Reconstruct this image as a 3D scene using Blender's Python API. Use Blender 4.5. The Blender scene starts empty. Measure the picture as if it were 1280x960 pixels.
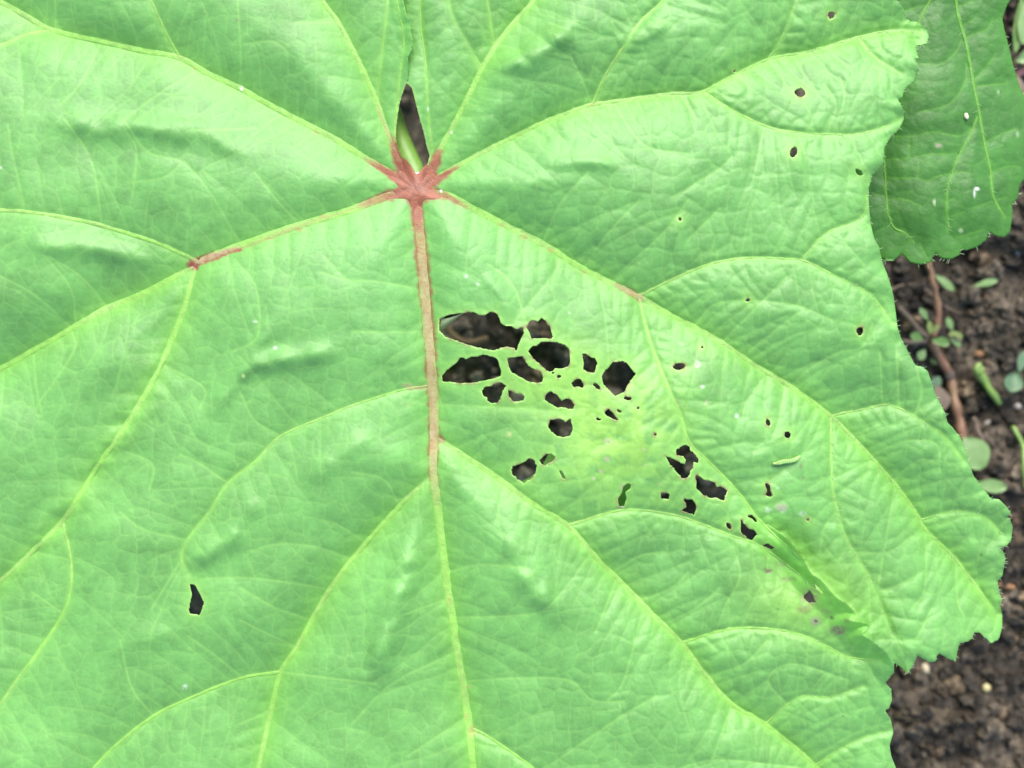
import bpy, bmesh, math, random
import numpy as np
from mathutils import Vector, Matrix
random.seed(7)
R = np.random.default_rng(11)
C = bpy.context.scene.collection
sc = bpy.context.scene

# ------------------------------------------------------------------ scale
S = 0.30 / 1280.0        # metres per unit of the leaf chart, measured on the leaf
ZL = 0.125                # height of the big leaf above the soil
DC = 0.40                # camera above the leaf
CAMZ = ZL + DC
GS = S * CAMZ / DC   # one chart unit at soil level

# ------------------------------------------------------------------ camera, world, sun, exposure
cam = bpy.data.cameras.new('camera')
co = bpy.data.objects.new('camera', cam); C.objects.link(co)
co.location = (0, 0, CAMZ); co.rotation_euler = (0, 0, 0)
cam.sensor_width = 36.0; cam.lens = 36.0 * DC / 0.30
cam.clip_start = 0.01; cam.clip_end = 500
cam.dof.use_dof = True; cam.dof.focus_distance = DC + 0.003; cam.dof.aperture_fstop = 8
sc.camera = co

SUN_EL, SUN_AZ = math.radians(48), math.radians(6)     # azimuth clockwise from +Y
w = bpy.data.worlds.new("World"); sc.world = w; w.use_nodes = True
nt = w.node_tree; nt.nodes.clear()
sky = nt.nodes.new('ShaderNodeTexSky'); sky.sky_type = 'NISHITA'; sky.sun_disc = False
sky.sun_elevation = SUN_EL; sky.sun_rotation = SUN_AZ
sky.air_density = 1.0; sky.dust_density = 2.5; sky.ozone_density = 1.0
bg = nt.nodes.new('ShaderNodeBackground'); bg.inputs['Strength'].default_value = 0.14
wo = nt.nodes.new('ShaderNodeOutputWorld')
nt.links.new(sky.outputs[0], bg.inputs[0]); nt.links.new(bg.outputs[0], wo.inputs[0])
sd = bpy.data.lights.new('sun', 'SUN'); sd.energy = 1.5; sd.angle = math.radians(40); sd.color = (1.0, 0.98, 0.94)
so = bpy.data.objects.new('sun', sd); C.objects.link(so)
sdir = Vector((math.sin(SUN_AZ) * math.cos(SUN_EL), math.cos(SUN_AZ) * math.cos(SUN_EL), math.sin(SUN_EL)))
so.rotation_euler = sdir.to_track_quat('Z', 'Y').to_euler(); so.location = sdir * 3
sc.view_settings.view_transform = 'Standard'; sc.view_settings.look = 'None'
sc.view_settings.exposure = 1.6; sc.view_settings.gamma = 1.0; sc.view_settings.use_curve_mapping = False

# ------------------------------------------------------------------ numeric helpers
def unproj(px, py, z):
    k = (CAMZ - z) / DC * S
    return (px - 640.0) * k, (480.0 - py) * k, z

def hash2(ix, iy, seed):
    h = (ix.astype(np.int64) * 374761393 + iy.astype(np.int64) * 668265263 + seed * 974634777) & 0xffffffff
    h = ((h ^ (h >> 13)) * 1274126177) & 0xffffffff
    h = ((h ^ (h >> 16)) * 2246822519) & 0xffffffff
    return ((h ^ (h >> 15)) & 0xffffff) / float(0xffffff)

def vn(x, y, seed=0):
    ix = np.floor(x); iy = np.floor(y); fx = x - ix; fy = y - iy
    fx = fx * fx * fx * (fx * (fx * 6 - 15) + 10); fy = fy * fy * fy * (fy * (fy * 6 - 15) + 10)
    a = hash2(ix, iy, seed); b = hash2(ix + 1, iy, seed); c = hash2(ix, iy + 1, seed); d = hash2(ix + 1, iy + 1, seed)
    return (a + (b - a) * fx) * (1 - fy) + (c + (d - c) * fx) * fy

def fbm(x, y, seed=0, o=4, g=0.5):
    s = 0; a = 1; t = 0
    for k in range(o):
        s = s + a * (vn(x * 2 ** k + 17.3 * k, y * 2 ** k - 9.1 * k, seed + k) - 0.5); t += a; a *= g
    return s / t * 2

def voronoi(x, y, seed=0):
    ix = np.floor(x); iy = np.floor(y)
    f1 = np.full(x.shape, 9.0); f2 = np.full(x.shape, 9.0); cid = np.zeros(x.shape)
    for dy in (-1, 0, 1):
        for dx in (-1, 0, 1):
            jx = ix + dx; jy = iy + dy
            px = jx + 0.12 + 0.76 * hash2(jx, jy, seed); py = jy + 0.12 + 0.76 * hash2(jx, jy, seed + 5)
            d = np.hypot(px - x, py - y)
            cid = np.where(d < f1, hash2(jx, jy, seed + 9), cid)
            f2 = np.minimum(f2, np.maximum(f1, d)); f1 = np.minimum(f1, d)
    return f1, f2, cid

def sst(a, b, x):
    t = np.clip((x - a) / (b - a), 0, 1); return t * t * (3 - 2 * t)

def spline(pts, step=5.0):
    P = np.array(pts, float)
    if len(P) == 2:
        n = max(2, int(np.hypot(*(P[1] - P[0])) / step) + 1)
        return P[0] + (P[1] - P[0]) * np.linspace(0, 1, n)[:, None]
    Q = np.vstack([2 * P[0] - P[1], P, 2 * P[-1] - P[-2]]); out = []
    for i in range(1, len(Q) - 2):
        p0, p1, p2, p3 = Q[i - 1], Q[i], Q[i + 1], Q[i + 2]
        n = max(1, int(round(np.hypot(*(p2 - p1)) / step)))
        for k in range(n):
            t = k / n
            out.append(0.5 * (2 * p1 + (p2 - p0) * t + (2 * p0 - 5 * p1 + 4 * p2 - p3) * t * t + (3 * p1 - p0 - 3 * p2 + p3) * t ** 3))
    out.append(P[-1]); return np.array(out)

class Grid:
    def __init__(g, xs, ys):
        g.xs, g.ys = np.asarray(xs, float), np.asarray(ys, float)
        g.X, g.Y = np.meshgrid(g.xs, g.ys); g.shape = g.X.shape
    def win(g, x0, y0, x1, y1):
        return (slice(*np.searchsorted(g.ys, [y0, y1])), slice(*np.searchsorted(g.xs, [x0, x1])))
    def dist(g, D, pts, rad, NX=None, NY=None, T=None, wfun=None, val=None, V=None):
        """min distance to a polyline; optional nearest point, arc length"""
        pts = np.asarray(pts, float); acc = 0.0
        for a, b in zip(pts[:-1], pts[1:]):
            L = float(np.hypot(*(b - a)))
            if L < 1e-6: continue
            wn = g.win(min(a[0], b[0]) - rad, min(a[1], b[1]) - rad, max(a[0], b[0]) + rad, max(a[1], b[1]) + rad)
            X = g.X[wn]; Y = g.Y[wn]
            if X.size:
                t = np.clip(((X - a[0]) * (b[0] - a[0]) + (Y - a[1]) * (b[1] - a[1])) / (L * L), 0, 1)
                nx = a[0] + t * (b[0] - a[0]); ny = a[1] + t * (b[1] - a[1])
                d = np.hypot(X - nx, Y - ny); m = d < D[wn]
                D[wn] = np.where(m, d, D[wn])
                if NX is not None:
                    NX[wn] = np.where(m, nx, NX[wn]); NY[wn] = np.where(m, ny, NY[wn])
                if T is not None: T[wn] = np.where(m, acc + t * L, T[wn])
            acc += L
        return D
    def inside(g, poly, X=None, Y=None):
        """even-odd test at cell centres"""
        xc = 0.5 * (g.xs[1:] + g.xs[:-1]); yc = 0.5 * (g.ys[1:] + g.ys[:-1])
        m = np.zeros((len(yc), len(xc)), bool); P = np.asarray(poly, float)
        for (x0, y0), (x1, y1) in zip(P, np.roll(P, -1, 0)):
            if y0 == y1: continue
            lo, hi = min(y0, y1), max(y0, y1)
            r = np.arange(*np.searchsorted(yc, [lo, hi]))
            if not len(r): continue
            xi = x0 + (yc[r] - y0) * (x1 - x0) / (y1 - y0)
            k = np.searchsorted(xc, xi)
            for rr, kk in zip(r, k): m[rr, :kk] ^= True
        return m
    def sample(g, F, x, y):
        x = np.asarray(x, float); y = np.asarray(y, float)
        i = np.clip(np.searchsorted(g.xs, x) - 1, 0, len(g.xs) - 2); j = np.clip(np.searchsorted(g.ys, y) - 1, 0, len(g.ys) - 2)
        u = np.clip((x - g.xs[i]) / (g.xs[i + 1] - g.xs[i]), 0, 1); v = np.clip((y - g.ys[j]) / (g.ys[j + 1] - g.ys[j]), 0, 1)
        return (F[j, i] * (1 - u) + F[j, i + 1] * u) * (1 - v) + (F[j + 1, i] * (1 - u) + F[j + 1, i + 1] * u) * v

def blur(F, n):
    for _ in range(n):
        P = np.pad(F, ((1, 1), (0, 0)), 'edge'); F = 0.25 * P[:-2] + 0.5 * P[1:-1] + 0.25 * P[2:]
        P = np.pad(F, ((0, 0), (1, 1)), 'edge'); F = 0.25 * P[:, :-2] + 0.5 * P[:, 1:-1] + 0.25 * P[:, 2:]
    return F

# ------------------------------------------------------------------ object helpers
def link_mesh(name, V, F, mat, parent=None, pig=None, smooth=True):
    """V (n,3), F (m,4) or (m,3) or a list"""
    me = bpy.data.meshes.new(name)
    V = np.asarray(V, np.float32)
    if isinstance(F, np.ndarray):
        k = F.shape[1]
        me.vertices.add(len(V)); me.vertices.foreach_set('co', V.ravel())
        me.loops.add(F.size); me.loops.foreach_set('vertex_index', F.astype(np.int32).ravel())
        me.polygons.add(len(F)); me.polygons.foreach_set('loop_start', np.arange(0, F.size, k, dtype=np.int32))
        try: me.polygons.foreach_set('loop_total', np.full(len(F), k, np.int32))
        except Exception: pass
    else:
        me.from_pydata([tuple(map(float, v)) for v in V], [], F)
    me.update(calc_edges=True)
    me.polygons.foreach_set('use_smooth', np.full(len(me.polygons), smooth))
    if pig is not None:
        a = me.attributes.new('pigment', 'FLOAT_COLOR', 'POINT')
        c = np.ones((len(V), 4), np.float32); c[:, :pig.shape[1]] = pig
        a.data.foreach_set('color', c.ravel())
    me.materials.append(mat)
    o = bpy.data.objects.new(name, me); C.objects.link(o)
    if parent is not None:
        o.parent = parent; o.matrix_parent_inverse = Matrix.Translation(-parent.location)
    return o

def tag(o, label, cat, group=None):
    o['label'] = label; o['category'] = cat
    if group: o['group'] = group
    return o

def thing(name, label, cat, loc, group=None):
    o = bpy.data.objects.new(name, None); C.objects.link(o); o.location = loc; o.empty_display_size = 0.01
    return tag(o, label, cat, group)

def tube(P, r, n=8, close=True):
    P = [Vector(p) for p in P]; V = []; F = []
    up = Vector((0.13, 0.2, 1)).normalized(); m = len(P)
    for i, p in enumerate(P):
        t = (P[min(i + 1, m - 1)] - P[max(i - 1, 0)]).normalized()
        a = t.cross(up)
        if a.length < 1e-3: a = t.cross(Vector((1, 0, 0)))
        a.normalize(); b = a.cross(t).normalized()
        for k in range(n):
            q = 2 * math.pi * k / n
            V.append(p + (a * math.cos(q) + b * math.sin(q)) * r[i])
    for i in range(m - 1):
        for k in range(n):
            F.append((i * n + k, i * n + (k + 1) % n, (i + 1) * n + (k + 1) % n, (i + 1) * n + k))
    if close:
        F.append(tuple(range(n))[::-1]); F.append(tuple((m - 1) * n + k for k in range(n)))
    return np.array([tuple(v) for v in V]), F

# ------------------------------------------------------------------ materials
def mat_base(name):
    m = bpy.data.materials.new(name); m.use_nodes = True; t = m.node_tree; t.nodes.clear()
    out = t.nodes.new('ShaderNodeOutputMaterial'); return m, t, out

def N(t, kind, **kw):
    n = t.nodes.new(kind)
    for k, v in kw.items():
        if k in n.inputs: n.inputs[k].default_value = v
        else: setattr(n, k, v)
    return n

def leaf_material(name, rough=0.42, spec=0.5, trans=0.25, grain=0.16, gscale=900, coarse=260, transgain=(1.25, 1.35, 0.7)):
    m, t, out = mat_base(name); L = t.links.new
    at = N(t, 'ShaderNodeAttribute', attribute_name='pigment')
    tc = N(t, 'ShaderNodeTexCoord')
    n1 = N(t, 'ShaderNodeTexNoise', Scale=gscale, Detail=3.0); L(tc.outputs['Object'], n1.inputs['Vector'])
    n2 = N(t, 'ShaderNodeTexNoise', Scale=coarse, Detail=4.0, Roughness=0.6); L(tc.outputs['Object'], n2.inputs['Vector'])
    mr = N(t, 'ShaderNodeMapRange'); mr.inputs['From Min'].default_value = 0.3; mr.inputs['From Max'].default_value = 0.7
    mr.inputs['To Min'].default_value = 0.90; mr.inputs['To Max'].default_value = 1.10; L(n2.outputs['Fac'], mr.inputs['Value'])
    vm = N(t, 'ShaderNodeVectorMath', operation='SCALE'); L(at.outputs['Color'], vm.inputs[0]); L(mr.outputs[0], vm.inputs['Scale'])
    ad = N(t, 'ShaderNodeMath', operation='ADD'); L(n1.outputs['Fac'], ad.inputs[0]); L(n2.outputs['Fac'], ad.inputs[1])
    bp = N(t, 'ShaderNodeBump', Strength=grain, Distance=0.0005); L(ad.outputs[0], bp.inputs['Height'])
    p = N(t, 'ShaderNodeBsdfPrincipled'); p.inputs['Roughness'].default_value = rough; p.inputs['Specular IOR Level'].default_value = spec
    L(vm.outputs[0], p.inputs['Base Color']); L(bp.outputs[0], p.inputs['Normal'])
    mr2 = N(t, 'ShaderNodeMapRange'); mr2.inputs['To Min'].default_value = rough - 0.07; mr2.inputs['To Max'].default_value = rough + 0.09
    L(n2.outputs['Fac'], mr2.inputs['Value']); L(mr2.outputs[0], p.inputs['Roughness'])
    tr = N(t, 'ShaderNodeBsdfTranslucent'); mu = N(t, 'ShaderNodeVectorMath', operation='MULTIPLY'); mu.inputs[1].default_value = transgain
    L(vm.outputs[0], mu.inputs[0]); L(mu.outputs[0], tr.inputs['Color'])
    mx = N(t, 'ShaderNodeMixShader', Fac=trans); L(p.outputs[0], mx.inputs[1]); L(tr.outputs[0], mx.inputs[2]); L(mx.outputs[0], out.inputs['Surface'])
    return m

def plain_material(name, c1, c2, scale=150, rough=0.7, spec=0.3, bump=0.3, detail=5, trans=0.0, stretch=None):
    m, t, out = mat_base(name); L = t.links.new
    tc = N(t, 'ShaderNodeTexCoord'); src = tc.outputs['Object']
    if stretch:
        mp = N(t, 'ShaderNodeMapping'); mp.inputs['Scale'].default_value = stretch; L(src, mp.inputs['Vector']); src = mp.outputs[0]
    n = N(t, 'ShaderNodeTexNoise', Scale=scale, Detail=detail, Roughness=0.65); L(src, n.inputs['Vector'])
    r = N(t, 'ShaderNodeValToRGB'); r.color_ramp.elements[0].position = 0.32; r.color_ramp.elements[1].position = 0.68
    r.color_ramp.elements[0].color = (*c1, 1); r.color_ramp.elements[1].color = (*c2, 1); L(n.outputs['Fac'], r.inputs['Fac'])
    bp = N(t, 'ShaderNodeBump', Strength=bump, Distance=0.001); L(n.outputs['Fac'], bp.inputs['Height'])
    p = N(t, 'ShaderNodeBsdfPrincipled', Roughness=rough); p.inputs['Specular IOR Level'].default_value = spec
    L(r.outputs[0], p.inputs['Base Color']); L(bp.outputs[0], p.inputs['Normal'])
    if trans > 0:
        tr = N(t, 'ShaderNodeBsdfTranslucent'); L(r.outputs[0], tr.inputs['Color'])
        mx = N(t, 'ShaderNodeMixShader', Fac=trans); L(p.outputs[0], mx.inputs[1]); L(tr.outputs[0], mx.inputs[2]); L(mx.outputs[0], out.inputs['Surface'])
    else: L(p.outputs[0], out.inputs['Surface'])
    return m

M_LEAF = leaf_material('leaf_green', rough=0.50, spec=0.56, trans=0.24, grain=0.22)
M_RIB = leaf_material('leaf_vein', rough=0.5, spec=0.45, trans=0.15, grain=0.35, gscale=1500)
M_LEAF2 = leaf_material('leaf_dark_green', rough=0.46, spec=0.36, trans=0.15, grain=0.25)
M_HAIR = plain_material('leaf_hair', (0.36, 0.52, 0.26), (0.48, 0.62, 0.36), trans=0.3, bump=0)
M_PET = plain_material('petiole_green', (0.10, 0.20, 0.032), (0.14, 0.255, 0.05), scale=320, rough=0.42, bump=0.1, stretch=(1, 1, 0.2))

# ================================================================== THE LARGE LEAF
# chart units: one unit is S metres on the leaf, x to the right, y towards the viewer
HUB = (520, 236)
# (level, width at start, width at end, points); level 1 = main vein, followed by its side veins
VEINS = [
 (1, 8.8, 4.4, [(520,238),(526,300),(533,380),(538,450),(542,520),(542,590),(551,660),(560,735),(571,810),(584,890),(591,960),(598,1040),(602,1180),(600,1290)]),
 (2, 4.6, 3.4, [(537,596),(502,630),(458,678),(412,737),(371,809),(351,840),(339,888),(323,960),(305,1040),(280,1120)]),
 (2, 3.2, 2.4, [(351,840),(303,847),(241,871),(192,895),(148,929),(117,960),(70,1010)]),
 (2, 4.8, 3.4, [(545,545),(565,560),(620,596),(667,630),(709,657),(747,699),(781,733),(815,767),(853,805),(885,847),(916,881),(957,905),(1019,957),(1060,1010)]),
 (2, 3.0, 1.6, [(709,657),(729,651),(764,640),(798,637),(846,644),(874,654),(919,671),(950,682),(988,709),(1015,731)]),
 (2, 3.0, 1.4, [(853,803),(885,793),(922,785),(971,787),(1005,795),(1032,807),(1060,821),(1101,826)]),
 (2, 2.2, 1.0, [(957,905),(984,881),(1005,870),(1040,871),(1080,857)]),
 (2, 2.2, 1.0, [(1019,957),(1046,939),(1080,922),(1113,913)]),
 (2, 3.0, 2.2, [(588,910),(612,922),(660,955),(700,990)]),
 (2, 2.3, 1.5, [(536,482),(500,488),(440,507),(406,521),(351,545),(320,576),(285,604),(261,641),(234,675),(227,699),(237,719)]),
 (1, 6.2, 5.2, [(514,236),(480,247),(440,262),(380,280),(320,300),(270,318),(243,331)]),
 (2, 5.0, 4.2, [(246,330),(237,336),(179,367),(131,387),(82,415),(52,432),(0,461),(-80,500),(-200,560)]),
 (2, 4.6, 3.8, [(246,332),(240,350),(227,394),(203,452),(179,497),(151,542),(124,580),(93,630),(76,654),(45,685),(0,726),(-70,780),(-160,850)]),
 (2, 3.0, 2.2, [(78,653),(83,672),(88,695),(89,730),(79,767),(45,819),(21,850),(0,881),(-40,930)]),
 (2, 3.8, 3.0, [(246,329),(240,323),(192,302),(127,282),(86,273),(34,265),(0,263),(-120,262),(-240,280)]),
 (1, 5.2, 4.2, [(514,234),(489,217),(454,196),(420,175),(388,158),(337,131),(299,110),(258,91),(223,72),(172,62),(120,50),(65,38),(34,21),(0,2),(-90,-40),(-220,-90)]),
 (2, 3.0, 2.4, [(66,38),(34,43),(0,57),(-90,82)]),
 (2, 2.6, 2.2, [(225,73),(206,38),(189,0),(165,-60)]),
 (1, 5.2, 3.2, [(516,232),(503,210),(489,182),(472,131),(454,89),(437,55),(420,24),(402,0),(370,-60),(330,-160)]),
 (2, 2.0, 1.6, [(492,190),(493,165),(496,131),(501,86),(505,50),(500,20),(497,0),(492,-60)]),
 (2, 1.8, 1.4, [(470,126),(472,113),(478,62),(485,0),(484,-50)]),
 (1, 4.6, 3.2, [(527,232),(540,206),(549,189),(575,141),(599,93),(619,58),(643,27),(667,0),(705,-60),(760,-170)]),
 (2, 2.0, 1.6, [(541,203),(540,189),(535,137),(532,79),(526,34),(525,0),(522,-60)]),
 (2, 1.8, 1.4, [(618,58),(614,34),(609,0),(600,-50)]),
 (2, 1.4, 1.2, [(602,86),(585,55),(568,24),(561,0),(556,-40)]),
 (1, 4.6, 1.8, [(527,234),(548,221),(568,210),(606,189),(640,172),(674,155),(709,141),(740,131),(781,125),(840,117),(876,115),(909,98),(960,74),(1012,64),(1074,46),(1115,38),(1150,38)]),
 (2, 2.8, 2.2, [(741,131),(753,100),(777,62),(801,27),(829,0),(868,-50)]),
 (2, 2.6, 1.6, [(879,115),(909,134),(953,156),(991,165),(1063,168),(1101,160),(1128,148)]),
 (2, 2.0, 1.0, [(1072,47),(1094,72),(1125,91)]),
 (2, 1.7, 1.2, [(960,74),(978,45),(990,15),(1004,-30)]),
 (1, 6.0, 2.4, [(528,238),(548,241),(568,248),(613,272),(654,292),(692,313),(729,336),(798,370),(833,391),(892,422),(943,456),(988,483),(1039,521),(1081,563),(1115,600),(1146,642),(1156,661),(1191,695),(1218,730),(1246,767)]),
 (2, 3.2, 1.4, [(799,370),(806,366),(832,353),(881,332),(926,323),(977,323),(1008,327),(1046,346),(1087,367),(1105,391),(1115,404)]),
 (2, 2.0, 1.0, [(1002,325),(1032,292),(1077,272),(1085,241)]),
 (2, 3.4, 1.8, [(798,370),(801,380),(809,415),(826,463),(850,518),(861,552),(885,576),(919,611),(943,642),(962,663),(985,683),(1003,702)]),
 (2, 2.4, 1.0, [(1039,521),(1039,569),(1041,611),(1046,635),(1057,671),(1081,712),(1094,740),(1115,792)]),
 (2, 2.6, 1.2, [(1039,521),(1050,517),(1081,511),(1108,506),(1132,514),(1167,535),(1184,549),(1204,576)]),
 (2, 2.2, 1.0, [(1151,650),(1184,640),(1211,640),(1232,647),(1252,668)]),
]
# third order veins that the eye can follow
TERT = [
 [(299,110),(301,70),(297,0)],[(242,91),(205,113),(165,142),(152,155)],[(124,57),(110,88),(92,115),(76,130)],[(155,160),(170,185),(168,225),(165,245)],
 [(155,150),(185,190),(228,203),(262,240),(297,298)],[(80,148),(105,183),(118,215),(127,278)],[(10,155),(15,190),(30,255)],[(228,203),(205,222),(160,228)],
 [(320,160),(285,162),(235,163)],[(318,215),(350,255),(370,275)],[(70,38),(69,0)],[(412,28),(370,28)],[(305,55),(340,52),(360,65)],
 [(55,318),(88,360),(95,405)],[(135,385),(100,345),(60,320)],[(90,410),(45,370),(0,345)],[(90,415),(92,440),(45,510),(52,520)],[(42,443),(45,480),(52,515)],
 [(203,455),(255,485),(250,510)],[(294,325),(320,360),(322,420),(290,440)],[(351,545),(318,525),(300,490)],[(285,604),(250,580),(225,568)],[(187,612),(190,580),(145,560)],
 [(540,470),(552,506)],[(530,362),(470,352),(430,349),(400,340)],[(430,349),(405,320)],[(525,415),(440,415)],
 [(550,506),(640,510),(700,514),(730,510)],[(640,405),(690,345),(700,320)],[(660,410),(640,355),(610,330)],
 [(820,455),(790,480)],[(828,520),(780,545),(745,560)],[(680,300),(700,255),(735,215)],[(735,325),(770,280),(800,250)],[(770,345),(830,290),(860,250)],
 [(740,131),(730,105),(712,68)],[(767,128),(790,165),(812,185),(860,192)],[(618,58),(600,60)],[(860,300),(900,260)],[(840,247),(900,210),(915,195)],
 [(955,160),(948,195),(940,230)],[(1040,168),(1055,125),(1050,95)],[(1030,105),(1045,130),(1035,165)],[(850,118),(870,150)],
 [(933,442),(991,396),(1000,390)],[(905,425),(960,370),(985,345)],[(988,483),(1015,459),(1050,440),(1077,434),(1091,404)],[(870,405),(900,378),(985,380),(1040,400)],
 [(1100,440),(1103,505)],[(1120,430),(1124,510)],[(1145,458),(1152,490),(1144,518)],[(1060,545),(1100,530)],[(1088,570),(1130,552),(1170,555),(1175,590)],
 [(1115,600),(1150,575),(1175,580)],[(960,465),(935,500),(928,520)],[(982,482),(975,520),(965,550)],[(1030,520),(1010,560),(965,600)],
 [(1020,510),(995,545),(940,565)],[(1041,600),(1100,570)],[(1044,620),(1085,590)],[(1156,661),(1158,700),(1155,740),(1140,760)],[(1120,605),(1110,660),(1096,742)],
 [(1046,640),(1030,660),(1025,690)],[(1062,690),(1110,690),(1140,670)],[(1094,742),(1130,728),(1158,712)],[(1085,715),(1088,780)],[(1218,725),(1242,711)],[(1185,690),(1215,668)],
 [(1165,760),(1150,790),(1140,800),(1100,800)],[(1112,785),(1130,820)],[(1195,695),(1197,750),(1205,770)],
 [(915,880),(890,950)],[(885,845),(930,830),(960,800)],[(830,780),(870,760),(900,735)],[(800,750),(840,735),(860,715)],[(765,715),(800,695),(830,690)],
 [(740,690),(690,755),(660,770)],[(770,725),(745,790)],[(805,757),(780,850),(760,875)],[(552,772),(640,770),(690,763)],[(560,853),(640,848),(710,850),(740,875),(780,877)],
 [(562,715),(600,706),(660,710)],[(556,750),(500,770)],[(565,817),(490,855),(440,905)],[(582,897),(510,945)],[(690,955),(770,900),(820,870)],[(1000,960),(900,950),(850,960)],
 [(412,737),(360,728),(300,722),(250,724)],[(440,700),(400,685),(350,680),(310,690)],[(371,809),(330,790),(300,775)],[(303,847),(270,820),(235,795)],[(192,895),(165,860),(150,800)],
 [(390,775),(345,760),(300,735)],[(234,675),(180,662),(150,640)],[(227,699),(190,760)],[(79,767),(40,740)],[(192,895),(160,930)],[(339,888),(300,905)],
 [(351,840),(470,855)],[(88,700),(45,690)],[(500,635),(480,600),(440,590)],[(458,678),(420,655),(400,650)],
 [(915,680),(925,720),(905,760)],[(984,881),(960,850),(990,830),(1060,850)],
]
OUT_R = [(1121,0),(1128,8),(1131,16),(1133,23),(1139,27),(1146,27),(1153,32),(1160,39),(1161,47),(1158,55),(1152,57),(1146,57),(1145,61),(1147,69),(1149,73),(1143,74),
 (1147,80),(1149,86),(1146,95),(1142,103),(1133,109),(1130,113),(1128,122),(1122,123),(1125,128),(1129,137),(1130,149),(1124,162),(1115,170),(1107,181),(1105,187),(1104,205),(1099,212),(1090,219),
 (1089,225),(1086,235),(1086,250),(1087,266),(1088,278),(1092,295),(1094,300),(1099,309),(1101,319),(1104,330),(1110,345),(1114,358),(1117,370),(1120,392),(1122,409),(1126,422),(1132,433),(1139,447),
 (1145,457),(1152,458),(1160,464),(1163,473),(1166,484),(1174,502),(1182,517),(1184,527),(1188,531),(1199,544),(1207,562),(1213,583),(1217,595),(1221,600),(1230,612),(1239,623),(1249,624),(1258,633),(1264,642),
 (1257,647),(1262,648),(1266,659),(1264,675),(1258,683),(1249,685),(1254,689),(1257,697),(1253,720),(1247,727),(1248,733),(1250,744),(1253,750),(1250,756),(1253,770),(1253,784),(1249,798),(1239,805),
 (1230,795),(1226,791),(1217,791),(1216,798),(1210,802),(1200,804),(1197,812),(1195,826),(1188,825),(1174,817),(1171,820),(1170,827),(1161,828),(1153,823),(1147,819),(1142,831),(1135,842),(1127,835),(1119,829)]
OUT_A = [(1118,830),(1117,841),(1110,850),(1107,853),(1114,862),(1115,875),(1111,886),(1106,888),(1113,898),(1117,915),(1112,932),(1114,945),(1120,960),(1126,985),(1112,1000),(1118,1030),(1095,1050),(1098,1085),(1060,1110),(1040,1150),
 (980,1170),(900,1230),(780,1270),(690,1300),(600,1320),(520,1290),(430,1260),(330,1225),(240,1180),(150,1130),(60,1080),(-40,1040),(-120,980),(-190,900),(-260,820),(-300,700),(-310,560),(-300,420),(-330,300),(-320,180),
 (-300,60),(-260,-60),(-180,-130),(-60,-180),(80,-210),(200,-250),(330,-270),(430,-260),(482,-235),(540,-250),(650,-280),(780,-260),(880,-200),(960,-170),(1040,-120),(1075,-70),(1105,-30)]
FOLD1 = [(957,654),(969,661),(982,670),(995,685),(1007,702),(1015,716),(1026,724),(1037,736),(1049,748),(1059,754),(1070,767),(1064,775),(1075,777),(1084,779),(1086,785),(1079,793),(1090,800),(1101,809),(1110,818),(1118,830)]
FOLD2 = [(509,104),(511,86),(510,72),(515,62),(516,52),(513,38),(515,27),(508,19),(506,9),(504,0),(508,-14),(502,-30),(504,-60),(495,-110),(488,-170),(482,-240)]
def ell(x, y, a, b, r=0, n=12, j=0.12):
    r = math.radians(r); out = []
    for k in range(n):
        q = 2 * math.pi * k / n; s = 1 + random.uniform(-j, j); u, v = a * s * math.cos(q), b * s * math.sin(q)
        out.append((x + u * math.cos(r) - v * math.sin(r), y + u * math.sin(r) + v * math.cos(r)))
    return out
SINUS = [(508,104),(515,110),(517.5,120),(520,131),(524.5,148),(529,163),(533,182),(537,195),(534,208),(531,217),(527,221),(513,221),(508,211),(503,199),(496,181),(495,165),(496,151),(499,131),(503,117)]
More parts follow.
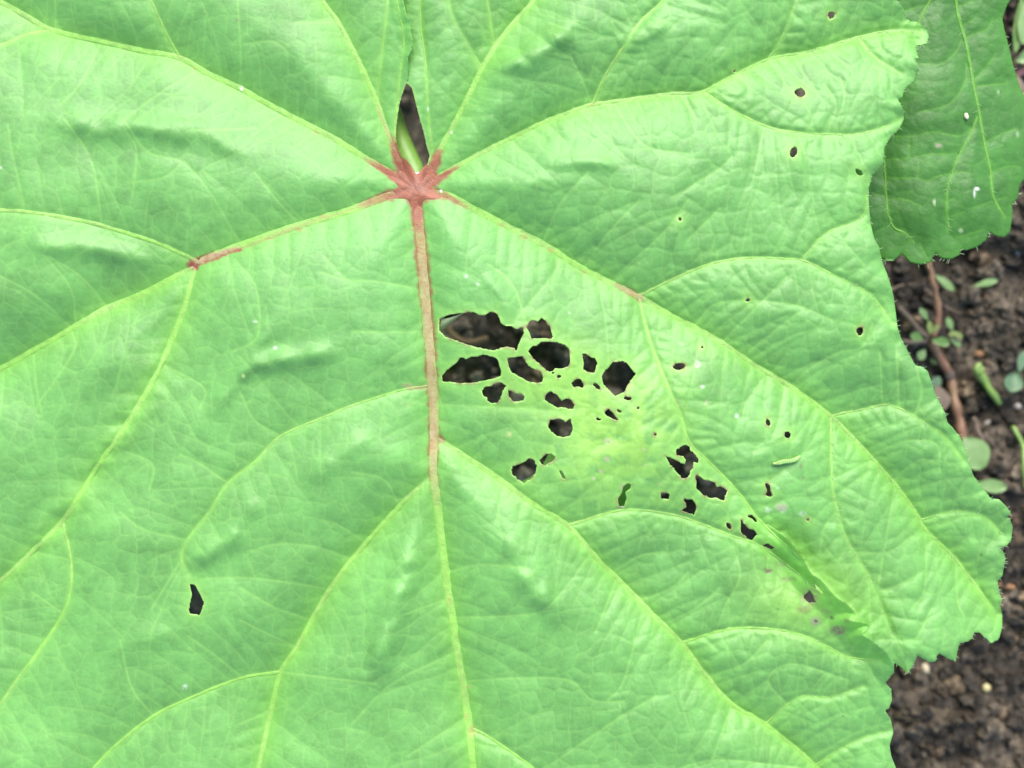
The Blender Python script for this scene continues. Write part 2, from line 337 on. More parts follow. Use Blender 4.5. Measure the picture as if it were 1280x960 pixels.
HOLES = [
 [(549,399),(560,394),(571,392),(592,390),(600,394),(606,394),(612,390),(620,391),(624,397),(626,404),(631,407),(639,407.5),(646,412),(654,408),(655,417),(652,422),(649,429),(645,439),(642,435),(634,433),(625,435),(617,438),(605,436),(592,433),(580,429),(567,424),(556,421),(554,417),(549,414),(549,404)],
 [(658,409),(662,402),(667,400),(672,402),(677,397.5),(682,401),(684,406),(687,407.5),(689,414),(691.5,421),(690,423.5),(680,423),(664,423),(662,416)],
 [(660,439),(666,432.5),(672,432),(676,427.5),(686,427),(696,428),(706,431),(711,436),(712.5,445),(713,452.5),(710,458),(702,461),(694,460),(691,464),(686,465),(675,456),(665,446)],
 [(634,448),(639,447),(653,445),(656,450),(661,457.5),(669,462),(676,465),(679,471),(678,477.5),(672,479),(661,477),(650,471),(640,466),(636,459)],
 [(552,470),(559,462.5),(572,452),(576,446),(582,449),(589,446),(597,446),(604,443),(611,445),(620,447.5),(623,452.5),(626,462.5),(626,470),(617,473),(605,476),(592,478),(577,479),(564,477.5),(553,476.5)],
 [(602,489),(607,483),(615,483),(620,479),(627,478),(633,482.5),(629,487.5),(626,496),(623,502.5),(615,504),(609,501),(609,497),(604,495)],
 [(635,487.5),(640,489),(645,492.5),(652,492.5),(656,496),(654,501),(642,502),(636,496)],
 [(682,494),(688,489),(694,492),(699,497.5),(702,501),(709,498),(714,500),(718,506),(716,511.5),(702,509),(697,510),(689,505),(681,500)],
 [(685,532.5),(688,525),(696,523.5),(702,524),(707,528),(713,523),(715,531),(716,536),(713,544),(705,546.5),(696,545),(689,539)],
 [(752,471),(755,465),(760,460),(766,452.5),(779,451),(784,454),(792,465),(795,467),(791,472.5),(785,481),(780,490),(769,495),(761,487.5),(754,480)],
 [(727.5,442.5),(732.5,442),(739,447),(744,448),(747,455),(745,460),(743,466),(736,465),(729,462),(730,454)],
 [(714,479),(720,474),(726,474),(729,479),(729,485),(722.5,483),(717.5,484)],
 [(755,516),(760,511),(765,515),(773,526),(765,523),(759,520)],
 [(639,587.5),(641,582.5),(647.5,581),(656,577.5),(660,573),(666,574),(671,581),(670,590),(664,598),(655,604),(649,600),(641,594)],
 [(674,575),(682.5,568),(690,567),(694,571),(691,576),(685,579),(681,582),(677,580)],
 [(699,589),(702,588),(707,598),(704,599)],
 [(785,604),(789,606),(787.5,611),(782,615),(783,622.5),(780,632.5),(774,633),(772,624),(777.5,615),(779,609)],
 [(832,570),(842.5,574),(851,579),(856,580),(857.5,575),(854,570),(846,569),(845,563),(852.5,557.5),(857.5,556),(862,559),(863,564),(867,566),(870,570),(874,575),(872,579),(867,577.5),(866,585),(862.5,589),(863,592.5),(859,597.5),(852.5,598),(845,589),(837.5,581)],
 [(869,595),(872.5,594),(880,600),(887.5,601),(894,604),(896,609),(901,608),(909,612.5),(907.5,619),(905,626),(896,622),(887.5,622.5),(879,619),(870,610),(871,602.5)],
 [(826,616),(830,616),(837,617.5),(836,624),(826,623)],
 [(854,624),(865,624),(870,631),(870,637.5),(867.5,644),(860,641),(852.5,638),(858,634),(857.5,629)],
 [(926,650),(930,654),(936,661),(943,662.5),(946,668),(942.5,672.5),(940,676),(934,673),(926,665)],
 [(933,645),(940,643.5),(947,652),(944,653),(940,648.5)],
 [(954,682),(959,679),(967.5,684),(965,687.5)],
 [(956,605),(960,604),(963,609),(963,615),(967,619),(962.5,621.5),(957,619),(959,614)],
 [(237,731),(240,729.5),(245,733),(250,743),(255,754),(249,769),(237,767),(235.5,761),(240,743)],
 [(1004,746),(1012,738),(1015,742),(1020,753),(1012,754)],
 [(1017.5,729),(1022.5,733),(1030,742),(1026,741),(1020,735)],
 ell(698.5,470.5,3.2,2,-15), ell(746,483,5.5,2.6,40), ell(785,498,5.5,2.4,5), ell(797.5,510,1.8,1.8), ell(774,514,3.2,1.8,30), ell(748,524,3,1.8,20), ell(819,543,1.6,1.6), ell(911,657.5,2.6,4.6,-30),
 ell(960,528,2.8,4.6,-10), ell(984.5,543.5,4,4), ell(848.5,458,8.5,4.6,-12), ell(1039,19,4.6,4.6), ell(1000,116,7,5.5,10), ell(992,190,4.6,6.5,15), ell(1074,215.5,5.5,3,40), ell(850,274,2.2,2.2),
 ell(1075,414,4.5,5), ell(935,375,2.8,2), ell(878,434,1.8,1.5), ell(691,466,1.8,1.5), ell(918,89,1.5,1.5), ell(1010,650,1.5,1.5),
]
def ragged(poly, amp=0.7, step=2.0, seed=1):
    P = np.array(poly, float); P = np.vstack([P, P[:1]]); out = []
    rr = np.random.default_rng(seed)
    for a, b in zip(P[:-1], P[1:]):
        n = max(1, int(np.hypot(*(b - a)) / step))
        for k in range(n): out.append(a + (b - a) * k / n + rr.normal(0, amp, 2) * (0.5 if k else 0.25))
    return np.array(out)
HOLES = [ragged(h, 0.55 if len(h) > 6 else 0.3, 2.2, 40 + i) for i, h in enumerate(HOLES)]
SINUS = ragged(SINUS, 0.3, 3.0, 3)

ST = 1.5
xs = np.concatenate([np.arange(-340, -18, 6.0), np.arange(-18, 1272, ST), np.arange(1272, 1290, 3.0)])
ys = np.concatenate([np.arange(-292, -18, 6.0), np.arange(-18, 980, ST), np.arange(980, 1340, 6.0)])
G = Grid(xs, ys); X, Y = G.X, G.Y
XF, YF = X, Y
V1 = [(l, a, b, spline(p, 5)) for l, a, b, p in VEINS]
BIG = 400.0
d1 = np.full(G.shape, BIG); d2 = np.full(G.shape, BIG)
for l, a, b, p in V1:
    if l == 1: G.dist(d1, p[::2] if len(p) > 6 else p, 230)
    elif a > 4.4: G.dist(d1, p[::2], 150)
for l, a, b, p in V1: G.dist(d2, p, 110)
d1 = np.minimum(d1, 230); d2 = np.minimum(np.minimum(d2, d1), 110)
# further third order veins grown out from both sides of every vein until they meet another one
dT = np.full(G.shape, 60.0)
for p in TERT: G.dist(dT, spline(p, 6), 40)
dA = np.full(G.shape, 60.0)
def grow(x, y, ang, maxlen, bend):
    pts = [(x, y)]; n = int(maxlen / 4); bend += R.normal(0, 0.004)
    for k in range(n):
        x += 4 * math.cos(ang); y += 4 * math.sin(ang); ang += bend + R.normal(0, 0.035); pts.append((x, y))
        if not (-20 < x < 1275 and -20 < y < 980): break
        if k > 3 and G.sample(d2, [x], [y])[0] < 3.0: break
        if k > 4 and min(G.sample(dA, [x], [y])[0], G.sample(dT, [x], [y])[0]) < 2.6: break
    return pts
AUTO = []
for l, a, b, p in V1:
    L = np.concatenate([[0], np.cumsum(np.hypot(*np.diff(p, axis=0).T))])
    for side in (-1, 1):
        a0 = R.uniform(62, 72); bend0 = -side * R.uniform(0.002, 0.012)
        s = 14 + R.uniform(0, 16)
        while s < L[-1] - 6:
            x = np.interp(s, L, p[:, 0]); y = np.interp(s, L, p[:, 1])
            if -15 < x < 1272 and -15 < y < 975:
                x2 = np.interp(s + 4, L, p[:, 0]); y2 = np.interp(s + 4, L, p[:, 1])
                ang = math.atan2(y2 - y, x2 - x) + side * math.radians(a0 + R.normal(0, 4))
                pg_ = grow(x, y, ang, R.choice([22, 45, 100, 130]) * (1.0 if l == 1 else 0.8) * R.uniform(.8, 1.2), bend0)
                if len(pg_) > 2: AUTO.append(pg_); G.dist(dA, np.array(pg_), 26)
            s += R.uniform(13, 24) * (1.0 if x > 640 else 1.5)
dA = np.minimum(dA, 26.0)
dT = np.minimum(dT, 40.0)
d3 = np.minimum(np.minimum(dT, dA), d2)
# fine mesh of veinlets
wx = X + 7 * fbm(X / 38, Y / 38, 3, 3); wy = Y + 7 * fbm(X / 38 + 9, Y / 38, 4, 3)
f1, f2, cidA = voronoi(wx / 24, wy / 24, 21); e1 = (f2 - f1) * 24
f1, f2, cidB = voronoi(wx / 9.5, wy / 9.5, 31); e2 = (f2 - f1) * 9.5
# hole distances
dh = np.full(G.shape, 30.0)
for h in HOLES: G.dist(dh, np.vstack([h, h[:1]]), 14)
ds = np.full(G.shape, 30.0); G.dist(ds, np.vstack([SINUS, SINUS[:1]]), 14)
# ------------------------------------------------------------------ relief, in chart units
f = lambda d, L: 1 - np.exp(-(d / L) ** 1.15)
z0 = 22 * f(d1, 54) + 7 * f(d2, 30)
RIDGES = [(9.5, 12, [(285,482),(330,455),(440,435)]), (5, 10, [(242,548),(270,510),(300,466),(345,400),(365,372)]), (7.5, 12, [(236,714),(262,688),(312,666)]),
 (7, 15, [(370,605),(420,575),(475,540)]), (16, 16, [(590,118),(640,84),(698,44),(750,5)]), (6, 8, [(672,207),(700,203),(735,202),(785,208)]), (9, 16, [(15,148),(130,157),(230,163),(300,183),(370,208)]),
 (7.5, 13, [(20,308),(110,311),(200,325)]), (3.5, 9, [(600,340),(620,360),(642,398)]), (4, 14, [(860,90),(940,60),(1000,40)]), (7, 13, [(770,70),(800,45),(850,20)]),
 (13, 20, [(530,640),(502,726),(485,785),(451,891)]), (10, 18, [(623,630),(657,709),(691,760),(722,798)]), (3, 14, [(120,830),(170,800),(240,790)]), (3, 12, [(900,600),(960,560),(1010,540)]),
 (10, 24, [(246,332),(227,394),(203,452),(179,497),(151,542),(124,580),(93,630),(60,670),(0,726),(-60,770)]), (6, 18, [(640,600),(700,655),(760,715)]), (3, 12, [(620,240),(680,225),(740,240)]), (4, 14, [(330,620),(300,650),(280,690)])]
z0 += 14 * fbm(X / 170, Y / 170, 50, 2) + 3.6 * fbm(X / 60, Y / 60, 55, 2)
rb = np.exp(-(((X - 985) / 95) ** 2 + ((Y - 205) / 32) ** 2)) + 0.6 * np.exp(-(((X - 1010) / 60) ** 2 + ((Y - 395) / 30) ** 2))
z0 += 6.0 * rb * fbm(X / 34, Y / 26, 61, 2)
yb = np.exp(-(((X - 790) / 75) ** 2 + ((Y - 560) / 62) ** 2))
z0 += 3.4 * yb * fbm(X / 22, Y / 22, 64, 2)
z0 = blur(z0, 34)
zr = np.zeros(G.shape)
for amp, wd, p in RIDGES:
    dd = np.full(G.shape, 99.0); tt = np.zeros(G.shape); q = spline(p, 6); G.dist(dd, q, wd * 3.2, T=tt); Lq = np.hypot(*np.diff(q, axis=0).T).sum(); zr += amp * (1 + 0.5 * fbm(X / 25, Y / 25, int(p[0][0]), 2)) * sst(0, .35, tt / Lq) * sst(1, .65, tt / Lq) * np.exp(-(dd / wd) ** 2) * (dd < wd * 3.2)
z0 += blur(zr, 6)
rightness = 0.40 + 0.52 * sst(350, 950, X)
z0 += rightness * (2.6 * f(dT, 8) + 2.1 * f(np.minimum(dA, d2), 7)) * sst(0, 10, d2 + 2)
z0 += rightness * (1.0 * (1 - np.exp(-e1 / 4.0)) + 0.28 * (1 - np.exp(-e2 / 2.0)))
z0 = blur(z0, 1)
r = np.hypot(X - HUB[0], Y - HUB[1])
z0 += -0.000050 * r ** 2 * (1 + 0.3 * sst(600, 1200, X)) - 7 * np.exp(-(r / 60) ** 2)
# waves along the scalloped right edge
dm = np.full(G.shape, 60.0); G.dist(dm, np.array(OUT_R), 50); dm = np.minimum(dm, 50)
z0 += 2.6 * (1 - dm / 50) ** 2 * np.sin(Y / 9.0 + 2 * fbm(X / 30, Y / 30, 71, 2)) - 5 * np.exp(-dm / 7.0)
curl = np.exp(-(((X - 1152) / 16) ** 2 + ((Y - 52) / 16) ** 2)); z0 -= 9 * curl
# ------------------------------------------------------------------ the two places where one lobe lies over another
zA = z0.copy(); zB = z0.copy(); RB = np.zeros((G.shape[0] - 1, G.shape[1] - 1), bool); EX = RB.copy(); zone = np.zeros(G.shape, bool)
cell = lambda F: 0.25 * (F[1:, 1:] + F[:-1, 1:] + F[1:, :-1] + F[:-1, :-1])
for fold, side_poly, up, uw, dn, dw, ext in (
    (FOLD1, [(1118,830),(1130,900),(1180,880),(1240,790),(1200,720),(1130,650),(1070,580),(940,560)], 27, 29, 8, 28, 18),
    (FOLD2, [(482,-260),(590,-260),(600,-260),(600,125)], 9, 18, 6, 28, 16)):
    D = np.full(G.shape, 99.0); G.dist(D, spline(fold, 3), 80)
    T = (X - 957) * 0.72 + (Y - 654) * 0.69 if fold is FOLD1 else 104.0 - Y
    ramp = sst(0, 45, T)
    m = D < 78
    poly = [tuple(q) for q in fold] + side_poly
    rbn = G.inside(poly) & (cell(D) < 74)
    zA = np.where(m, zA + up * ramp * np.clip(1 - D / uw, 0, 1) ** 1.2, zA)
    zB = np.where(m, z0 - dn * ramp * np.exp(-(D / dw) ** 2) - 0.0, zB)
    zone |= (D < 64) & (T > 0.5)
    RB |= rbn
    EX |= (~rbn) & (cell(D) < ext * cell(ramp)) & (cell(T) > 2) & (cell(T) < 245)
zvis = np.where(np.pad(RB, ((0, 1), (0, 1)), 'edge'), zB, zA)
UP = np.array(OUT_R + OUT_A)
inU = G.inside(UP)
inH = np.zeros_like(inU)
for h in HOLES: inH ^= G.inside(h)
inH |= G.inside(SINUS)
cellA = inU & ~RB & ~inH
cellB = (inU & RB & ~inH) | (EX & inU)
# ------------------------------------------------------------------ pigment
def smin(*a): return np.minimum.reduce(a)
ARMS = [(13, 5, [(514,238),(503,212),(489,168)]), (12, 6, [(526,238),(540,214),(550,184)]), (11, 2.5, [(522,238),(547,224),(576,205)]), (11, 2, [(518,238),(494,221),(452,196)]),
 (10, 3.5, [(518,238),(480,246),(440,262)]), (10, 2.5, [(524,238),(552,243),(590,262)]), (10.5, 7, [(520,236),(523,280),(533,380),(539,460),(542,520),(542,590),(549,650)]),
 (3, 7.5, [(300,311),(272,319),(241,331)]), (2, 3, [(440,262),(380,281),(300,311)]), (3, 6, [(770,356),(800,372)]), (17, 17, [(512,236),(528,238)]), (6, 4, [(541,540),(552,550)]),
 (4, 1.5, [(534,483),(508,487)]), (3, 2, [(490,176),(478,150),(470,125)])]
ARMK = [1, 1, 1, 1, .85, .8, 1, 1.1, .35, .7, 1, .8, .6, .5]
ARMF = [1, 1, 1, 1, 1, 1, 2, 0, 0, 0, 0, 0, 1, 1]
def redmask(x, y):
    x = np.asarray(x, float); y = np.asarray(y, float); out = np.zeros(x.shape)
    wob = 1 + 0.45 * fbm(x / 7, y / 7, 80, 2)
    for (w0, w1, p), k, fl in zip(ARMS, ARMK, ARMF):
        P = spline(p, 8); n = len(P) - 1
        bx = (x > P[:, 0].min() - 20) & (x < P[:, 0].max() + 20) & (y > P[:, 1].min() - 20) & (y < P[:, 1].max() + 20)
        if not bx.any(): continue
        xx = x[bx]; yy = y[bx]; best = np.zeros(xx.shape)
        for i in range(n):
            a, b = P[i], P[i + 1]; L2 = ((b - a) ** 2).sum() + 1e-9
            t = np.clip(((xx - a[0]) * (b[0] - a[0]) + (yy - a[1]) * (b[1] - a[1])) / L2, 0, 1)
            d = np.hypot(xx - a[0] - t * (b[0] - a[0]), yy - a[1] - t * (b[1] - a[1])); w = w0 + (w1 - w0) * (i + t) / n
            fade = 1.0 if fl == 0 else (sst(1.05, 0.78, (i + t) / n) if fl == 1 else np.clip(1.0 - 0.12 * sst(0, .3, (i + t) / n), 0, 1) * sst(1.0, 0.74, (i + t) / n))
            best = np.maximum(best, k * fade * sst(1.15, 0.55, d / (w * wob[bx])))
        out[bx] = np.maximum(out[bx], best)
    return out
def mix(c, col, k): return c + (np.array(col) - c) * k[..., None]
def pigment(x, y, fields):
    d1, d2, dT, dA, e1, e2, dh, ds, cA, cB = fields
    n1 = fbm(x / 90, y / 90, 90, 3); n2 = fbm(x / 14, y / 14, 94, 3)
    base = np.empty(x.shape + (3,)); base[:] = (0.118, 0.314, 0.068)
    base = base * (1 + 0.16 * n1 + 0.10 * n2 + 0.10 * (cA - 0.5) + 0.07 * (cB - 0.5))[..., None]
    base = mix(base, (0.148, 0.378, 0.048), np.clip(0.8 * np.exp(-(d1 / 15.0)) + 0.4 * np.exp(-d2 / 9.0), 0, 0.9))           # yellower tissue along the ribs
    hub = np.exp(-((x - 520) ** 2 + (y - 300) ** 2) / 190.0 ** 2); base = mix(base, (0.125, 0.36, 0.085), 0.45 * hub)
    yl = np.exp(-(((x - 770) / 85) ** 2 + ((y - 540) / 75) ** 2)) * np.clip(0.75 + 1.2 * n2, 0.15, 1)
    yl2 = np.exp(-(((x - 1010) / 70) ** 2 + ((y - 745) / 45) ** 2)) * 0.7
    yl3 = np.exp(-(((x - 680) / 70) ** 2 + ((y - 465) / 45) ** 2)) * 0.8
    base = mix(base, (0.235, 0.45, 0.065), np.clip(1.05 * yl + yl2 + yl3, 0, 0.9))
    vl = np.exp(-(dT / 1.5) ** 2) * 0.52; va = np.exp(-(dA / 1.2) ** 2) * 0.32; vr = np.exp(-(e1 / 1.4) ** 2) * 0.30; vq = np.exp(-(e2 / 0.9) ** 2) * 0.15
    vm = np.exp(-(d2 / 3.2) ** 2) * 0.5
    base = mix(base, (0.235, 0.48, 0.10), np.maximum.reduce([vl, va, vr, vq, vm]))
    # chewed rims: pale dry tissue, then a yellow halo
    base = mix(base, (0.21, 0.46, 0.07), 0.65 * np.exp(-(dh / 7.0)))
    base = mix(base, (0.34, 0.54, 0.13), 0.75 * np.exp(-(dh / 1.7) ** 2) * np.clip(0.8 + 1.3 * n2, 0.1, 1))
    base = mix(base, (0.20, 0.13, 0.06), 0.8 * np.exp(-(dh / 2.6) ** 2) * sst(0.12, 0.4, fbm(x / 8, y / 8, 97, 2)) * (x > 560))
    base = mix(base, (0.34, 0.52, 0.12), 0.6 * np.exp(-(ds / 2.0) ** 2))
    base = mix(base, (0.125, 0.36, 0.035), 0.75 * np.exp(-(dfold / 26.0) ** 2))  # light shining through the upturned fold, painted as yellow-green pigment
    # necrotic spots and scars
    for sx, sy, a, b, col, k in SPOTS:
        m = np.exp(-(((x - sx) / a) ** 2 + ((y - sy) / b) ** 2) ** 2) * np.clip(0.85 + 1.5 * fbm(x / 3.5, y / 3.5, int(sx), 2), 0, 1) * (k * 0.55 if col is WH else k)
        base = mix(base, col, m)
    base = mix(base, (0.24, 0.48, 0.09), 0.7 * np.exp(-(dfe / 2.6) ** 2))  # pale fold margin, with the crest's highlight painted in
    red = redmask(x, y); base = mix(base, (0.225, 0.068, 0.030), red * 0.95)
    return np.clip(base, 0.01, 0.85)
BR = (0.13, 0.085, 0.055); GY = (0.36, 0.33, 0.27); WH = (0.75, 0.75, 0.68); PK = (0.42, 0.34, 0.26); DK = (0.03, 0.035, 0.02)
SPOTS = [(1003,762,9,5,(0.22,0.17,0.08),.55),(985,724,9,3.5,BR,.45),(1032,765,6,4,(0.20,0.15,0.08),.5),(1060,775,5,3,BR,.5),(960,713,6.5,3.8,BR,.95),(1020,776,6.5,6.5,(0.24,0.20,0.15),.85),(1020,776,2,2,DK,1),(1048,788,10,6,(0.15,0.09,0.07),.95),(1040,772,3,2.5,DK,.8),(1037,754,2,2,DK,.9),(1012,748,12,13,(0.15,0.12,0.06),.8),(957,698,2,1.5,BR,.6),(972,761,1.5,1.5,DK,.8),
 (976,705,8,4,BR,.35),(760,552,5,4,PK,.8),(762,553,1.6,1.6,DK,.7),(759,574,4,3,PK,.6),(752,589,3,2,PK,.7),(742,598,2.5,2,PK,.6),(797,554,2.5,2,BR,.5),(805,562,2,2,PK,.6),(780,581,2.5,2,BR,.45),(807,581,2,1.5,PK,.5),
 (960,637,5,4,WH,.5),(977,634,9,5,PK,.6),(978,638,5,3,WH,.5),(1003,642,5,3,WH,.6),(972,610,2.5,2,WH,.4),(1004,597,3,3,BR,.6),(1001,583,2.5,4,BR,.5),(990,601,2.5,2,BR,.4),(1010,613,2,2,DK,.9),(871,455,5,5,WH,.75),(871,456,1.5,1.5,BR,.7),
 (878,483,3,2.5,WH,.75),(921,520,3,3.5,WH,.85),(883,504,3,4,PK,.5),(847,503,4,5,PK,.55),(851,430,4,3,(0.3,0.42,0.2),.5),(509,482,8,3,(0.40,0.24,0.15),.6),(510,506,3,2,(0.40,0.26,0.15),.4),(582,345,3,2.4,WH,.9),(597,355,2.4,2,WH,.8),(636,543,4,4,(0.42,0.44,0.16),.8),
 (446,437,2,2,WH,.6),(319,402,3,1.6,WH,.9),(344,435,2.6,2,WH,.9),(304,470,2,2.6,(0.5,0.62,0.2),.9),(231,859,4,4,WH,.8),(302,111,2.6,2,WH,.9),(523,246,2.2,1.8,WH,.95),(523,252,1.8,2,WH,.9),(522,237,2,1.6,WH,.8),(551,238,1.8,1.8,WH,.95),(540,541,1.6,1.8,WH,.9),
 (339,65,1.4,1.4,DK,.8),(296,25,1.8,1.8,BR,.7),(225,72,4,2,(0.3,0.2,0.06),.5),(243,86,3,1.6,(0.3,0.15,0.05),.5),(395,166,5,2.5,(0.3,0.14,0.06),.5),(535,136,2,2,WH,.7),(565,166,1.8,1.8,WH,.7),(615,144,1.5,1.5,WH,.7),(0,209,2.5,2.5,WH,.9),
 (654,297,5,3,(0.32,0.12,0.05),.6),(688,313,5,2.5,(0.32,0.12,0.05),.6),(730,340,4,2,(0.32,0.14,0.05),.5),(626,281,6,2,(0.32,0.13,0.06),.4),(405,270,6,2.5,(0.32,0.13,0.06),.5),(375,287,6,2.5,(0.32,0.13,0.06),.55),(338,299,6,2.5,(0.32,0.13,0.06),.5),
 (590,914,5,8,(0.34,0.14,0.08),.5),(583,895,3,5,(0.34,0.18,0.09),.45),(586,858,4,2,(0.34,0.16,0.09),.45),(561,750,3,5,(0.34,0.2,0.09),.35),(1161,555,1.6,1.6,DK,.8),(1150,549,1.6,1.6,DK,.5),(1106,569,2.2,1.6,DK,.85),(1226,694,1.6,1.6,DK,.7),(1054,895,1.8,1.8,DK,.8),(942,738,1.5,1.5,BR,.3),(1138,86,2,2,DK,.6),
 (1075,412,6,7,(0.26,0.2,0.08),.6),(740,131,4,3,(0.3,0.16,0.07),.5),(632,173,2,2,(0.4,0.4,0.25),.6),(712,391,1.5,1.2,WH,.8),(825,605,3,2,PK,.4),(779,609,4,4,(0.3,0.26,0.15),.7),(776,634,4,3,(0.3,0.25,0.17),.7),(691,528,4,4,GY,.6)]
fields = (d1, d2, dT, dA, e1, e2, dh, ds, cidA, cidB)
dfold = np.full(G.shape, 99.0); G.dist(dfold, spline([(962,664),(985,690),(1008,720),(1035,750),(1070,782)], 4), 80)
dfe = np.full(G.shape, 99.0); G.dist(dfe, spline(FOLD1[:12], 4), 20)
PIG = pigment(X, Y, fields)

def build_sheet(G, zs, cells, snap, pig):
    """zs: height (chart units) per version, cells: cell mask per version with its vertex-version rule; returns V, F, pigments"""
    pass
nV = X.size; idx = np.arange(nV).reshape(G.shape)
def snapped(polys):
    D = np.full(G.shape, 9.0); NX = X.copy(); NY = Y.copy()
    for p in polys: G.dist(D, p, 4, NX, NY)
    m = D < 0.62 * ST
    return np.where(m, NX, X), np.where(m, NY, Y)
hl = [np.vstack([h, h[:1]]) for h in HOLES] + [np.vstack([SINUS, SINUS[:1]])]
XA, YA = snapped(hl + [np.array(OUT_R), np.array(OUT_A[:24]), np.array(FOLD1), np.array(FOLD2)])
XB, YB = snapped([np.array(OUT_R)] + hl)
def quads(cells, ind):
    j, i = np.nonzero(cells)
    return np.stack([ind[j, i], ind[j + 1, i], ind[j + 1, i + 1], ind[j, i + 1]], 1)
indB = np.where(zone, idx + nV, idx)
F = np.vstack([quads(cellA, idx), quads(cellB, indB)])
def world(px, py, zc):
    z = ZL + zc * S; x, y, _ = unproj(px, py, z); return np.stack([x, y, z], -1)
Vall = np.vstack([world(XA, YA, zA).reshape(-1, 3), world(XB, YB, zB).reshape(-1, 3)])
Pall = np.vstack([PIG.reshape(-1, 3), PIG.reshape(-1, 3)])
def compact(V, P, F, thick):
    used = np.unique(F); remap = np.zeros(len(V), np.int64); remap[used] = np.arange(len(used)); V = V[used]; P = P[used]; F = remap[F]
    e = np.vstack([F[:, [0, 1]], F[:, [1, 2]], F[:, [2, 3]], F[:, [3, 0]]]); key = np.minimum(e[:, 0], e[:, 1]) * len(V) + np.maximum(e[:, 0], e[:, 1])
    u, first, cnt = np.unique(key, return_index=True, return_counts=True)
    be = e[first[cnt == 1]]; bv = np.unique(be); low = np.zeros(len(V), np.int64); low[bv] = len(V) + np.arange(len(bv))
    V2 = V[bv].copy(); V2[:, 2] -= thick
    return np.vstack([V, V2]), np.vstack([P, P[bv]]), np.vstack([F, np.stack([be[:, 1], be[:, 0], low[be[:, 0]], low[be[:, 1]]], 1)])
LV, LP, LF = compact(Vall, Pall, F, 1.3 * S)
hubw = world(np.array(HUB[0]), np.array(HUB[1]), np.array(0.0))
leaf = thing('okra_leaf', 'huge pale green lobed leaf with a red vein star and chewed holes', 'leaf', tuple(hubw))
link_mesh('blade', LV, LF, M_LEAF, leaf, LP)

def rib(pts, w0, w1, Gd, zmap, mat, name, parent, pigf, hgt=0.30, lift=-0.25, nseg=7):
    P = spline(pts, 3.0); n = len(P)
    t = np.gradient(P, axis=0); t /= np.hypot(t[:, 0], t[:, 1])[:, None] + 1e-9; nr = np.stack([-t[:, 1], t[:, 0]], 1)
    L = np.linspace(0, 1, n); wd = (w0 + (w1 - w0) * L) * (1.0 if w0 > 8 else 1.0); wd = wd * (1 + 0.10 * (vn(P[:, 0] / 9, P[:, 1] / 9, 7) - 0.5)) * np.clip((1 - L) * n / 4.0, 0.15, 1)
    q = np.linspace(math.pi, 0, nseg); cx = np.cos(q); cz = np.sin(q)
    PX = P[:, 0, None] + nr[:, 0, None] * cx * wd[:, None]; PY = P[:, 1, None] + nr[:, 1, None] * cx * wd[:, None]
    zc = Gd.sample(zmap, P[:, 0], P[:, 1]); zc = np.convolve(np.pad(zc, 3, 'edge'), np.ones(7) / 7, 'valid')
    zl = Gd.sample(zmap, PX, PY); k = np.abs(cx)[None] ** 2
    Z = zc[:, None] * (1 - k) + np.minimum(zl, zc[:, None] + 2) * k + (lift + cz[None] * hgt * (wd * sst(-8, 40, np.arange(n) * 3.0) if w0 > 4.5 else wd)[:, None] - 0.6 * k)
    V = world(PX, PY, Z).reshape(-1, 3)
    ii = np.arange(n * nseg).reshape(n, nseg); F = np.stack([ii[:-1, :-1], ii[:-1, 1:], ii[1:, 1:], ii[1:, :-1]], -1).reshape(-1, 4)
    col = pigf(PX, PY, np.abs(cx)[None] * np.ones((n, 1)), wd)
    return link_mesh(name, V, F, mat, parent, col.reshape(-1, 3))
def ribpig(x, y, c, wd):
    n = fbm(x / 6, y / 6, 101, 2); c0 = np.empty(x.shape + (3,)); c0[:] = (0.205, 0.415, 0.066)
    c0 = mix(c0, (0.27, 0.36, 0.12), 0.35 * np.clip(0.4 + 2 * fbm(x / 60, y / 60, 111, 2), 0, 1) * (1 - c ** 2)); c0 = mix(c0, (0.148, 0.378, 0.048), 0.95 * c ** 2); c0 = c0 * (1 + 0.18 * n)[..., None]
    red = redmask(x, y); hubd = np.clip(1.6 * np.exp(-((x - 520) ** 2 + (y - 232) ** 2) / 62.0 ** 2), 0, 1)
    flk = np.clip(0.55 + 2.6 * fbm(x / 3.0, y / 13.0, 121, 2), 0, 1.25)
    soft = (0.14 + 0.80 * c ** 2 * flk + 0.25 * np.clip(flk - 0.7, 0, 1)) * (1 - hubd) + 1.0 * hubd
    c0 = mix(c0, (0.37, 0.235, 0.14), red * (1 - hubd) * (1 - c ** 2) * 0.85)
    c0 = mix(c0, (0.235, 0.072, 0.032), np.clip(red * soft + 0.3 * red * n, 0, 1))
    for sx, sy, a, b, col, k in SPOTS:
        if col[0] < 0.45 and a < 9 and abs(col[1]) < 0.25: c0 = mix(c0, col, 0.8 * k * np.exp(-(((x - sx) / a) ** 2 + ((y - sy) / b) ** 2) ** 2))
        if col is WH: c0 = mix(c0, col, k * np.exp(-(((x - sx) / a) ** 2 + ((y - sy) / b) ** 2) ** 2))
    return c0
cur = None
for l, a, b, p in VEINS:
    if l == 1: cur = rib(p, a, b, G, zvis, M_RIB, 'vein', leaf, ribpig)
    else: rib(p, a, b, G, zvis, M_RIB, 'side_vein', cur, ribpig)

